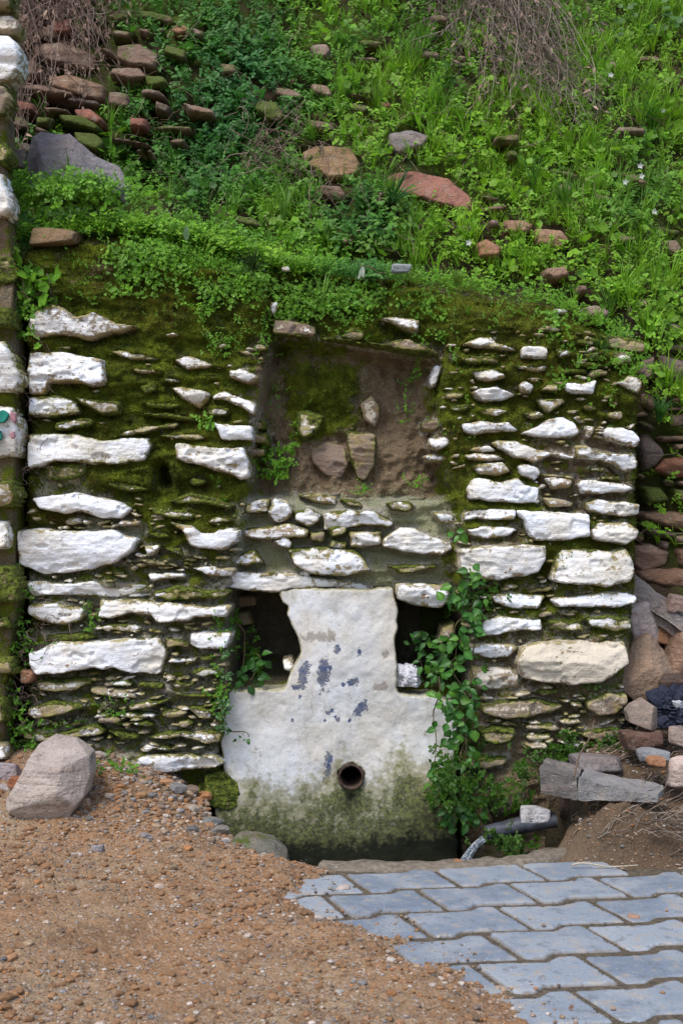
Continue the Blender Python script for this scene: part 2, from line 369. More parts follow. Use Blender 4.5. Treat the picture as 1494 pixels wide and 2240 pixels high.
# ------------------------------------------------------------------ the fountain: maps over its face (photo units, sampled every 2)
GX, GZ = np.meshgrid(np.arange(0, 1500, 2.0), np.arange(440, 2000, 2.0))
def gidx(px, py):
    ix = np.clip(((np.asarray(px))/2).astype(int), 0, GX.shape[1]-1); iz = np.clip(((np.asarray(py)-440)/2).astype(int), 0, GX.shape[0]-1)
    return iz, ix
def blur(a, r):
    if r < 1: return a
    h = int(math.ceil(2*r)); k = np.exp(-np.arange(-h, h+1)**2/(2.*r*r)); k /= k.sum()
    a = np.apply_along_axis(lambda v: np.convolve(np.pad(v, h, 'edge'), k, 'valid'), 0, a)
    return np.apply_along_axis(lambda v: np.convolve(np.pad(v, h, 'edge'), k, 'valid'), 1, a)
GP = np.stack([GX.ravel(), GZ.ravel()], 1)
wob = (fbm(GX/50, GZ/50, 0, 91, 4)-.5)*46
GPw = np.stack([(GX+wob).ravel(), (GZ+(fbm(GX/50, GZ/50, 3, 92, 4)-.5)*30).ravel()], 1)
def region(arr, poly, val, w=False):
    arr[inside(GPw if w else GP, poly).reshape(GX.shape)] = val
depth = np.full(GX.shape, .03)
region(depth, [(585,600),(1000,600),(965,900),(1010,1080),(1005,1300),(1060,1500),(1050,1960),(470,1960),(485,1700),(500,1480),(505,1290),(530,1200),(545,1080),(575,900)], .095)
region(depth, [(592,738),(960,780),(955,880),(940,960),(990,1085),(800,1100),(545,1085),(558,960),(575,860)], .20)
region(depth, [(500,1291),(990,1325),(1040,1420),(1020,1520),(500,1508)], .42)
region(depth, [(505,1500),(1010,1510),(1010,1960),(480,1960),(470,1700)], .19)
region(depth, [(768+44*math.cos(a), 1700+44*math.sin(a)) for a in np.linspace(0, 6.2, 14)], .52)
region(depth, [(668,1296),(860,1296),(862,1512),(650,1512)], .19)
region(depth, [(205,1700),(480,1690),(520,1960),(180,1960)], .12)
region(depth, [(180,1770),(520,1790),(520,1980),(180,1980)], .16)
region(depth, [(330,1015),(362,1010),(375,1060),(345,1066)], .16)
region(depth, [(1172,1230),(1215,1230),(1205,1390),(1180,1390)], .07)
top = np.interp(GX, [45,110,260,420,560,640,800,980,1100,1250,1400], [505,495,485,515,555,578,588,603,622,664,742])
depth = depth + .16*np.clip(1-(GZ-top)/70, 0, 1)**2
depthB = blur(depth, 3)
moss = np.full(GX.shape, .82); soil = np.full(GX.shape, .25); pale = np.full(GX.shape, .25); wet = np.zeros(GX.shape)
for poly, m, s, p in [
    ([(40,1180),(520,1180),(520,1320),(40,1320)], .50, .1, .55), ([(40,1320),(520,1320),(500,1760),(40,1760)], .46, .15, .5),
    ([(60,1020),(200,1020),(200,1100),(60,1100)], .45, .2, .8), ([(200,1110),(330,1110),(330,1180),(60,1180)], .40, .2, .8),
    ([(60,500),(270,490),(270,640),(60,640)], .60, .7, .1),
    ([(560,600),(1000,600),(1000,660),(560,640)], .80, .7, .1),
    ([(600,585),(1300,600),(1300,650),(900,620),(600,600)], .30, .95, .2),
    ([(545,735),(990,760),(1000,1100),(540,1100)], .30, .75, .25),
    ([(620,780),(790,790),(790,960),(640,960)], .74, .5, .55),
    ([(790,780),(960,790),(960,1090),(680,1090),(680,960),(790,940)], .02, 1., .15),
    ([(940,800),(1015,800),(1015,1085),(960,1060)], .85, .4, .1),
    ([(530,1090),(985,1090),(985,1300),(500,1300)], .27, .1, 1.15),
    ([(1170,925),(1290,915),(1400,980),(1390,1130),(1170,1120)], .42, 1., .2),
    ([(1015,1150),(1180,1150),(1180,1210),(1015,1210)], .40, 1., .2),
    ([(1010,1210),(1400,1210),(1400,1400),(1010,1400)], .62, .5, .5),
    ([(1010,1400),(1400,1400),(1400,1540),(1010,1540)], .42, .8, .35),
    ([(1010,1540),(1400,1540),(1400,1960),(1010,1960)], .34, 1., .3),
    ([(500,1285),(1050,1285),(1050,1515),(500,1515)], .18, .3, .12),
    ([(180,1690),(520,1690),(520,1960),(180,1960)], .66, .2, .1)]:
    for arr, v in ((moss, m), (soil, s), (pale, p)): region(arr, poly, v, True)
moss, soil, pale = blur(moss, 12), blur(soil, 10), blur(pale, 9); moss = np.where(np.hypot(GX-768, GZ-1700) < 60, .1, moss)
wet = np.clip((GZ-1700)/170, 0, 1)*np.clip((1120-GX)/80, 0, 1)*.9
wet = np.maximum(wet, blur(((depth > .35)*1.0), 4)*.55)  # deep niches and spout hole: shade painted into the colour, not damp
# ------------------------------------------------------------------ stones, outlined where they sit
CROP = {'A': (0, 620, 2.41), 'B': (0, 1100, 2.41), 'C': (520, 620, 2.668), 'D': (460, 1140, 2.41), 'E': (940, 620, 2.697), 'F': (0, 1580, 2.134), 'G': (940, 1180, 2.697), 'H': (0, 0, 1.)}
def cp(c, *v):
    x0, y0, s = CROP[c]
    return [(x0+v[i]/s, y0+v[i+1]/s) for i in range(0, len(v), 2)]
STONES = [  # outline, whitewash left, moss, browner
 (cp('A',150,180,270,105,340,125,400,175,490,150,600,200,700,205,720,225,640,250,560,262,470,285,330,262,180,285,150,240),.62,.22,.1),
 (cp('A',155,365,330,360,500,395,540,400,560,520,480,545,400,520,260,520,240,580,150,580,145,450),.80,.12,0),
 (cp('A',545,355,640,352,760,372,850,395,760,402,640,388),.6,.3,0), (cp('A',905,400,1000,388,1100,410,1210,455,1110,445,990,452),.72,.15,.1),
 (cp('A',1210,455,1280,450,1360,485,1365,505,1300,520,1215,498),.72,.1,.1), (cp('A',735,545,800,520,830,535,820,570,760,582),.2,.7,.2),
 (cp('A',895,545,960,545,1080,565,1110,580,1095,615,1050,650,960,610),.76,.15,0), (cp('A',1125,590,1190,568,1290,605,1345,625,1340,687,1280,655,1200,620,1120,615),.85,.1,0),
 (cp('A',150,600,300,590,400,620,425,680,300,700,150,690),.80,.30,0), (cp('A',400,600,560,620,635,615,635,680,540,690,430,640),.5,.5,.1),
 (cp('A',700,685,850,680,1000,700,1045,725,860,708),.3,.6,0), (cp('A',1130,735,1330,752,1332,820,1170,817),.98,.0,0),
 (cp('A',155,790,400,795,540,830,600,815,780,812,800,860,760,930,600,955,300,935,150,975,145,850),.93,.22,0),
 (cp('A',930,845,1100,860,1290,870,1315,960,1310,1020,1260,1032,1170,990,1060,965,925,925),.88,.08,0),
 (cp('A',800,985,835,985,825,1040,800,1035),.5,.2,0), (cp('A',520,1045,640,1043,810,1080,700,1095,600,1077),.45,.55,0),
 (cp('A',165,1135,400,1100,480,1120,640,1150,700,1185,640,1235,560,1240,420,1200,330,1215,210,1190),.99,.06,0),
 (cp('A',880,1150,1000,1108,1150,1130,1240,1172,1200,1192,1080,1165,940,1167),.4,.55,0), (cp('A',1290,1150,1400,1140,1420,1180,1330,1200),.6,.3,.1),
 (cp('B',95,150,180,140,400,155,600,148,725,195,690,260,600,315,480,350,230,378,100,320),.99,.04,0),
 (cp('B',850,80,940,110,1010,120,1060,158,1130,155,1150,135,1280,140,1250,205,1180,250,1060,235,1000,225,960,150),.92,.1,0),
 (cp('B',760,160,860,148,900,180,830,187),.3,.6,0), (cp('B',755,225,850,225,820,265,775,285),.7,.2,0), (cp('B',860,235,950,240,970,280,880,255),.4,.5,0),
 (cp('B',1235,290,1290,265,1340,250,1390,315,1300,330,1240,325),.68,.3,0), (cp('B',1000,345,1120,335,1245,350,1220,380,1100,384),.7,.15,0),
 (cp('B',775,375,970,372,975,394,800,410),.85,.15,0), (cp('B',125,420,230,415,320,430,480,415,600,440,760,430,782,490,600,497,400,488,170,487),.95,.08,0),
 (cp('B',800,470,940,440,1100,465,1200,455,1225,475,1190,500,1050,510,900,515,820,500),.5,.5,0), (cp('B',150,540,300,525,445,560,440,610,340,642,250,635,150,590),.76,.2,.1),
 (cp('B',530,515,700,520,900,530,1100,550,1215,545,1215,575,1180,605,1020,605,1000,625,830,630,790,600,700,585,600,610,515,605),.80,.15,.1),
 (cp('B',870,715,960,718,1000,755,880,768),.3,.3,.4), (cp('B',1010,690,1100,686,1218,692,1215,725,1190,770,1060,768,1005,750),.95,.03,0),
 (cp('B',160,790,300,740,440,735,520,735,720,722,830,715,872,790,840,905,700,905,600,875,480,875,300,900,200,905,170,860),.88,.10,.05),
 (cp('B',180,935,330,940,480,930,480,960,380,990,210,990),.55,.4,.05), (cp('B',150,1080,290,1045,430,1065,440,1090,300,1125,190,1140,145,1120),.5,.35,.1),
 (cp('B',670,1065,780,1048,880,1035,890,1057,760,1087,690,1092),.5,.35,.1), (cp('B',985,1085,1060,1080,1125,1095,1110,1140,1050,1135),.55,.3,.1),
 (cp('B',120,1205,300,1220,400,1190,500,1180,560,1205,540,1225,400,1242,200,1260,130,1240),.55,.35,.15), (cp('B',765,1240,900,1210,1150,1205,1175,1225,1160,1265,1080,1272,960,1240,850,1250),.62,.3,.1),
 (cp('B',520,1360,720,1340,960,1330,1120,1340,1180,1375,1130,1410,950,1415,800,1430,640,1435,580,1400),.82,.15,0),
 (cp('B',860,1000,1060,1010,1190,1015,1160,1030,960,1025),.3,.7,0), (cp('B',230,700,420,690,520,712,420,728,250,730),.2,.75,0), (cp('B',1050,812,1120,808,1130,825,1060,826),.3,.4,.2),
 (cp('B',560,1205,700,1225,760,1240,640,1250),.3,.6,.1),
 (cp('F',640,330,700,290,820,285,860,320,780,340,700,370,620,370),.3,.65,.1), (cp('F',910,300,960,280,985,360,940,382),.2,.75,.1),
 (cp('C',105,370,165,368,170,385,110,386),.5,.3,.1), (cp('C',190,105,235,110,240,140,210,190,185,170),.75,.1,.1), (cp('C',100,800,160,805,160,850,90,850),.3,.4,.5),
 (cp('C',80,870,175,875,180,940,90,930),.3,.4,.6), (cp('C',75,965,160,968,150,1000,80,1000),.1,.3,.8), (cp('C',205,205,330,215,450,250,460,300,330,300,210,288),.35,.25,.7),
 (cp('C',355,262,400,240,460,290,440,310,370,300),.7,.1,.1), (cp('C',600,310,660,260,740,285,730,325,650,330),.45,.4,.2),
 (cp('C',800,205,900,195,1065,210,1050,285,990,272,900,235),.75,.12,.1), (cp('C',1120,560,1150,480,1195,480,1160,595,1125,597),.8,.1,0),
 (cp('C',1120,905,1240,900,1260,930,1180,960,1125,947),.8,.1,.1), (cp('C',1090,1010,1150,1000,1235,1010,1220,1030,1110,1037),.8,.1,.1), (cp('C',1075,815,1140,800,1200,810,1160,850,1080,850),.1,.2,1),
 (cp('C',330,1235,480,1230,575,1245,575,1290,450,1272),.75,.15,.1), (cp('C',40,1300,110,1265,190,1260,180,1330,50,1342),.6,.3,0), (cp('C',180,1340,215,1250,290,1270,325,1330,290,1385,220,1395),.80,.15,0),
 (cp('C',330,1330,420,1315,490,1350,470,1395,410,1420,340,1380),.72,.25,0), (cp('C',500,1342,640,1325,800,1335,910,1400,880,1420,720,1410,590,1450,500,1440),.78,.22,0), (cp('C',860,1280,1000,1275,1035,1300,1010,1325,900,1322),.6,.35,0),
 (cp('C',1145,1345,1260,1345,1260,1400,1180,1392),.8,.15,0), (cp('C',20,1440,300,1400,420,1440,400,1480,200,1494,40,1480),.65,.25,.1), (cp('C',585,1255,700,1275,760,1310,640,1300),.5,.4,0),
 (cp('D',915,90,1000,35,1080,45,1140,70,1160,85,1270,110,1280,140,1220,175,1100,170,980,155,910,135),.90,.08,0), (cp('D',730,60,900,60,900,120,800,140,740,140),.75,.2,.1),
 (cp('D',520,55,600,60,590,105,530,100),.3,.2,.5), (cp('D',330,110,400,80,440,120,420,150,370,132),.75,.2,0), (cp('D',410,150,560,140,760,150,810,200,850,260,700,290,540,280,440,232),.70,.28,0),
 (cp('D',930,235,1100,228,1200,230,1195,250,1010,272),.6,.35,0), (cp('D',470,275,520,255,520,290,480,287),.9,0,0),
 (cp('D',60,310,140,272,400,283,640,308,850,345,870,368,640,356,420,356,330,374,120,357,20,342),.84,.12,.05), (cp('D',975,330,1100,335,1255,345,1255,420,1220,458,1100,447,985,417),.74,.12,.05),
 (cp('D',180,40,330,35,520,50,500,75,380,90,230,75),.6,.3,.1), (cp('D',620,30,720,20,720,60,640,90),.55,.4,0), (cp('D',640,100,720,110,720,145,620,140),.6,.35,0),
 (cp('E',190,360,300,315,380,320,400,345,500,370,530,392,400,387,280,372),.75,.2,0), (cp('E',535,390,560,370,690,375,695,435,540,432),.88,.1,0), (cp('E',745,385,830,390,835,430,760,432),.6,.35,0),
 (cp('E',735,150,810,155,800,180,740,172),.9,.05,0), (cp('E',620,260,720,240,790,270,730,290,650,282),.6,.3,.3), (cp('E',1000,308,1130,312,1265,338,1270,402,1200,412,1060,385),.22,.45,.55),
 (cp('E',1065,420,1100,395,1180,412,1190,460,1090,482),.62,.25,.2), (cp('E',480,490,560,480,690,485,690,510,600,517),.75,.2,0), (cp('E',230,520,300,508,400,510,455,545,380,567,280,562),.86,.08,.1),
 (cp('E',235,645,300,620,400,615,515,655,430,680,330,697,280,677),.90,.05,0), (cp('E',530,600,560,575,610,600,600,637,550,637),.85,.1,0), (cp('E',650,630,700,590,750,600,755,632),.6,.3,.2),
 (cp('E',805,590,900,590,980,568,970,650,880,645,810,627),.96,.02,0), (cp('E',1110,590,1190,540,1260,570,1260,600,1230,650,1150,612),.82,.1,.1), (cp('E',630,685,780,680,800,700,700,757,650,715),.7,.25,.1),
 (cp('E',260,745,360,738,500,750,410,772,320,767),.7,.2,0), (cp('E',540,770,650,763,700,790,600,787),.6,.3,0), (cp('E',190,830,300,813,380,820,460,820,530,865,430,867,330,880,250,890,205,870),.82,.12,0),
 (cp('E',530,885,640,840,710,800,790,795,850,820,890,870,870,890,780,912,660,902),.97,.02,0), (cp('E',920,845,980,845,960,900,930,912),.9,.05,0), (cp('E',1025,880,1050,850,1130,845,1200,870,1240,920,1220,960,1140,947,1040,917),.93,.05,0),
 (cp('E',900,725,960,710,990,745,930,752),.6,.3,.2), (cp('E',1050,700,1110,693,1112,722),.75,.15,0), (cp('E',355,945,400,930,530,935,640,980,740,995,850,1007,850,1040,700,1020,620,1052,500,1020,440,987),.82,.12,0),
 (cp('E',860,960,920,958,1000,990,1110,1000,1200,1000,1225,1040,1225,1090,1150,1112,1080,1060,1000,1047,860,1030),.76,.15,.05), (cp('E',225,985,260,965,350,965,395,985,300,994),.85,.08,0),
 (cp('E',200,1015,260,1003,390,1010,470,1035,340,1042,230,1037),.8,.1,0), (cp('E',250,1080,300,1065,430,1058,480,1110,400,1130,300,1122),.72,.2,.1), (cp('E',520,1080,560,1070,640,1090,655,1120,620,1157,540,1132),.88,.05,0),
 (cp('E',215,1220,250,1160,300,1150,420,1170,520,1150,560,1190,640,1200,650,1292,520,1290,350,1280,230,1272),.88,.10,0), (cp('E',680,1150,760,1140,850,1160,830,1200,720,1207),.7,.12,.15),
 (cp('E',870,1190,900,1155,1000,1165,1150,1190,1230,1210,1150,1225,1000,1242,900,1232),.88,.06,0), (cp('E',660,1265,760,1275,850,1290,840,1310,700,1312),.8,.1,0), (cp('E',920,1290,1000,1275,1150,1290,1235,1300,1240,1360,1140,1372,1000,1357,930,1332),.78,.15,0),
 (cp('E',190,1350,250,1330,400,1330,505,1335,500,1390,400,1395,280,1390,200,1402),.82,.12,0), (cp('E',215,1450,330,1430,470,1435,525,1455,450,1490,330,1500,240,1482),.88,.06,0),
 (cp('E',510,1340,600,1345,940,1360,948,1490,800,1512,640,1515,590,1490,560,1410,520,1372),.98,.02,0), (cp('E',950,1460,1000,1420,1160,1405,1230,1460,1220,1500,1160,1537,1050,1525,960,1502),.84,.10,0),
 (cp('G',165,60,300,45,500,40,690,35,690,110,640,200,540,220,400,240,330,235,180,190),.84,.10,.14), (cp('G',735,130,790,65,900,60,1040,70,1150,60,1200,130,1205,210,1180,250,1050,275,900,262,800,262,715,240),.80,.22,.12),
 (cp('G',340,325,500,323,690,335,640,405,500,402,380,380),.78,.15,0), (cp('G',720,355,800,340,1000,320,1150,315,1220,330,1225,375,1100,402,900,395,760,397),.86,.08,0),
 (cp('G',270,550,330,470,400,450,520,470,660,475,662,540,500,540,400,567,310,572),.84,.10,0), (cp('G',705,480,900,485,910,545,800,540,710,532),.66,.35,.05), (cp('G',920,460,1050,450,1180,470,1195,530,1080,542,940,522),.62,.4,0),
 (cp('G',190,630,300,620,460,618,520,640,460,690,350,697,260,677),.82,.1,0), (cp('G',530,690,540,640,640,610,900,606,1150,612,1175,680,1180,740,1020,840,860,862,620,840,545,820,520,740),.90,.04,.36),
 (cp('G',265,770,330,762,460,765,520,800,520,870,400,892,300,885,260,870),.66,.15,.25), (cp('G',295,975,420,958,620,953,790,985,700,1030,500,1057,380,1045,310,1022),.45,.3,.45), (cp('G',810,960,900,963,900,992,830,987),.5,.3,.2),
 (cp('G',930,960,1050,910,1160,910,1170,960,1100,1030,1000,1042,930,1002),.45,.25,.5), (cp('G',300,1130,380,1115,500,1120,500,1190,400,1217,320,1192),.4,.5,.2), (cp('G',820,1150,950,1130,1120,1110,1165,1150,1120,1192,1000,1195,900,1167),.22,.35,.7),
 (cp('G',190,1300,300,1285,460,1290,440,1330,330,1352,200,1342),.35,.35,.4), (cp('E',640,1120,860,1135,840,1150,660,1142),.5,.2,.2), (cp('E',1000,1140,1130,1145,1120,1165,1010,1160),.5,.3,.1),
 (cp('F',955,250,1050,222,1110,270,1132,330,1115,385,1060,412,985,395,950,330),.0,1.0,.2), (cp('F',560,440,760,445,940,450,980,470,900,490,700,470),.2,.5,.2),
 (cp('F',430,250,520,300,640,360,600,420,470,400),.0,.75,.5), (cp('A',1345,325,1410,330,1400,348,1350,348),.5,.3,.1), (cp('A',240,960,330,955,460,965,455,1010,340,1040,240,1030),.3,.6,0), (cp('B',400,165,560,160,690,185,560,205,420,195),.0,.9,0),
]
STONES = [s for s in STONES if s[0] != cp('B',400,165,560,160,690,185,560,205,420,195)]
FOUNT = link('stone_fountain', None, None, (0, 0, 0), 'old rubble stone fountain with peeling whitewash, thick moss and a cross shaped plaster front', 'fountain')
def stone_obj(poly, w, m, hue, y0, proud, parent, mat, seed, cell=.0055, back=.13, yf=None, rgh=.0045, amp=.012):
    yb = y0-proud*.7
    A_ = np.array(poly, float)
    if parent is FOUNT:
        c_ = A_.mean(0); e2 = A_.max(0)-A_.min(0); A_ = c_+(A_-c_)*(e2+np.array([5., 6.]))/e2
    wp = roughen(toworld(A_, yb), .009, rgh*1.6, seed)
    hgt = wp[:, 1].max()-wp[:, 1].min(); bev = min(.0075, hgt*.22); fac = [(rng.normal()*.10, rng.normal()*.28, abs(rng.normal())*.006) for _ in range(5)]
    tilt = (rng.random()-.5)*.10; tz = (rng.random()-.5)*.25
    lk = rng.uniform(.0, .40)
    c = wp.mean(0); zt, zb = wp[:, 1].max(), wp[:, 1].min()
    def yfun(x, z, d):
        t = np.clip(d/bev, 0, 1); prof = np.sqrt(np.clip(1-(1-t)**2, 0, 1))
        wv = (fbm(x*7, z*7, seed, 71, 2)-.5)*.05
        n = (fbm(x*8, z*15, seed*.37, 5, 3)-.5)*amp*(.9 if w > .92 else 1.5) + (fbm(x*30, z*60, seed*.7, 9, 3)-.5)*amp*1.3
        q = (z+wv)*46+fbm(x*5, z*12, seed, 72, 2)*1.5; lay = (q-np.floor(q))**3*.010*(.12 if (w > .92 or w < .05) else lk)
        n = n + .014*sstep(.60, .66, fbm(x*13, z*26, seed, 73, 3))
        n = n*.7-np.min([a_*(x-c[0]-(.5-k_*.25)*(wp[:, 0].max()-c[0]))+b_*(z-c[1])+o_ for k_, (a_, b_, o_) in enumerate(fac)], 0)*.8
        yy = y0 if yf is None else yf(x, z)
        return yy-proud*prof*(.75+.25*t) + n*(.35+.65*t) + lay*t + (x-c[0])*tilt*t + (z-c[1])*tz*t
    V, F, d = patch([wp], cell, yfun, back)
    topd = np.clip((V[:, 2]-zb)/(zt-zb+1e-6), 0, 1)
    V, o = centred(V)
    me = mesh_np('stone', V, F, mat, {'edge': np.clip(d/.02, 0, 1), 'top': topd, 'mossy': np.full(len(V), m)*(.6+.6*topd)})
    ob = link('stone', me, parent, o)
    return ob, wp
SD = []   # outlines in world units at the face, for the moss round them
# smaller flakes wedged into the courses between them
occ = np.zeros(GX.shape, bool)
def mark(arr, poly, val):
    a_ = np.array(poly); i0, i1 = max(0, int((a_[:, 1].min()-440)/2)-1), int((a_[:, 1].max()-440)/2)+2; j0, j1 = max(0, int(a_[:, 0].min()/2)-1), int(a_[:, 0].max()/2)+2
    sx, sz = GX[i0:i1, j0:j1], GZ[i0:i1, j0:j1]
    if sx.size: m_ = inside(np.stack([sx.ravel(), sz.ravel()], 1), poly).reshape(sx.shape); v_ = arr[i0:i1, j0:j1]; v_[m_] = val
for s_ in STONES: mark(occ, s_[0], True)
occ = blur(occ*1.0, 3) > .10
okf = (depthB < .075) & ~occ
okf &= inside(GP, [(75,740),(560,800),(600,690),(960,700),(1240,690),(1385,790),(1375,1500),(1360,1640),(1070,1640),(1010,1300),(500,1300),(485,1660),(80,1640),(70,1100)]).reshape(GX.shape)
placed = 0
for _ in range(6000):
    if placed >= 135: break
    cx_ = rng.uniform(70, 1390); cy_ = rng.uniform(700, 1660); wd = rng.uniform(20, 78); ht = rng.uniform(4.5, 10)+wd*.04
    if cx_ < 560 and cy_ < 1080 and rng.random() < .6: continue
    tt = np.linspace(-1, 1, 7); bx = cx_+tt*wd; by = cy_+tt*wd*rng.normal()*.08
    iz, ix = gidx(bx, by); iz2, ix2 = gidx(bx, by-ht*.7); iz3, ix3 = gidx(bx, by+ht*.7)
    if not (okf[iz, ix].all() and okf[iz2, ix2].all() and okf[iz3, ix3].all()): continue
    an = np.linspace(0, 2*math.pi, 11, endpoint=False); rr_ = rng.uniform(.72, 1.08, 11)
    slope = rng.normal()*.07; pxs = cx_+np.sign(np.cos(an))*abs(np.cos(an))**.8*wd*rr_; pys = cy_+np.sign(np.sin(an))*abs(np.sin(an))**.6*ht*rr_*rng.uniform(.6, 1)+(pxs-cx_)*slope
    poly = list(zip(pxs, pys))[::-1]
    mo_ = float(moss[gidx(cx_, cy_)]); so_ = float(soil[gidx(cx_, cy_)])
    STONES.append((poly, float(rng.uniform(.45, .88)), float(np.clip(rng.uniform(.15, .75)*mo_*1.2, .05, .9)), float(so_*rng.uniform(0, .7))))
    mark(okf, [(cx_+(x-cx_)*1.12, cy_+(y-cy_)*1.5) for x, y in poly], False); placed += 1
for i, (poly, w, m, hue) in enumerate(STONES):
    a = np.array(poly); c = a.mean(0); iz, ix = gidx(c[0], c[1])
    y0 = min(float(depthB[iz, ix]), .12)
    h = a[:, 1].max()-a[:, 1].min()
    pr = .030+.0006*h+rng.random()*.018
    ob, wp = stone_obj(poly, w, m, hue, y0+.012, pr, FOUNT, MW, 100+i)
    ob.color = (w, m, hue, 1); SD.append(wp)
# lintel slab over the upper niche and the small finds inside it
for poly, w, m, hue, y0, pr in [
    (cp('C',205,290,420,306,620,332,800,358,980,390,1180,408,1180,395,1080,352,1000,318,930,322,840,345,700,328,520,312,380,300,215,284), .42, .35, .45, .05, .055),
    (cp('C',632,850,700,870,800,880,812,960,790,1070,745,1140,700,1130,655,1010), .25, .25, .55, .21, .045),
    (cp('C',345,745,400,740,500,770,470,850,380,925,345,860), .42, .62, .1, .20, .05),
    (cp('C',430,965,520,930,620,950,640,1050,600,1130,500,1110,440,1050), .15, .1, .75, .22, .025),
    (cp('C',720,700,780,650,830,720,800,830,740,790), .55, .15, .4, .21, .03),
    (cp('D',140,490,200,480,225,540,180,550,140,530), .45, .1, .3, .44, .05), (cp('D',380,740,425,738,440,765,425,800,385,785), .9, .0, .0, .16, .05),
    (cp('D',120,400,230,395,240,440,150,450), .1, .1, .6, .44, .04), (cp('D',1225,560,1290,540,1280,620,1200,650), .5, .15, .3, .12, .05)]:
    ob, wp = stone_obj(poly, w, m, hue, y0, pr, FOUNT, MW, int(rng.integers(999)), back=.16)
    ob.color = (w, m, hue, 1)
    if y0 < .1: SD.append(wp)
# crumbs of slate and limewash too small to single out
cv, cf, ce, ct, cm_, nb_ = [], [], [], [], [], 0
nok = inside(GP, [(75,700),(560,720),(590,690),(960,700),(1240,690),(1385,770),(1375,1500),(1360,1640),(1070,1640),(1010,1300),(500,1300),(485,1660),(80,1640),(70,1100)]).reshape(GX.shape)
occ_s = occ > .6
for _ in range(2600):
    if len(cv) >= 420: break
    cx_ = rng.uniform(70, 1390); cy_ = rng.uniform(720, 1640); iz, ix = gidx(cx_, cy_)
    if not nok[iz, ix] or occ_s[iz, ix] or depthB[iz, ix] > .075: continue
    if cy_ < 1100 and rng.random() < (.93 if cx_ < 600 else .45)*min(1, moss[iz, ix]*1.2): continue
    wd = rng.uniform(4, 20); ht = rng.uniform(2.4, 6)+.05*wd; an = np.linspace(0, 2*math.pi, 9, endpoint=False); rr_ = rng.uniform(.6, 1.15, 9)
    xx = cx_+np.cos(an)*wd*rr_; yy_ = cy_+np.sin(an)*ht*rr_+(xx-cx_)*rng.normal()*.12; y0 = float(depthB[iz, ix])-.004
    wp = toworld(np.stack([xx, yy_], 1)[::-1], y0-.02); sd_ = rng.random()*9; pr_ = rng.uniform(.018, .040)
    V, F, d = patch([wp], .0042, lambda x, z, d: y0-pr_*np.sqrt(np.clip(d/.006, 0, 1))+(fbm(x*60, z*90, sd_, 3, 2)-.5)*.010, .05)
    cv.append(V); cf.append(F+nb_); nb_ += len(V); ce.append(np.clip(d/.02+.3, 0, 1)); ct.append(np.full(len(V), .5)); cm_.append(np.zeros(len(V)))
co_ = link('stone_chips', mesh_np('stone_chips', np.concatenate(cv), np.concatenate(cf), MW, {'edge': np.concatenate(ce), 'top': np.concatenate(ct)}), FOUNT, kind='stuff'); co_.color = (.62, .26, .14, 1)
occS = np.zeros(GX.shape)
for s_ in STONES: mark(occS, s_[0], 1.0)
occB = blur(occS, 1.5)
under = np.zeros(GX.shape); over = np.zeros(GX.shape)
for k_ in (3, 5, 7): under[k_:] = np.maximum(under[k_:], occB[:-k_]*(1-.10*k_))
for k_ in (2, 4): over[:-k_] = np.maximum(over[:-k_], occB[k_:]*(1-.1*k_))
under = blur(under*(1-occB), 1.2); over = blur(over*(1-occB*.6), 1.5)
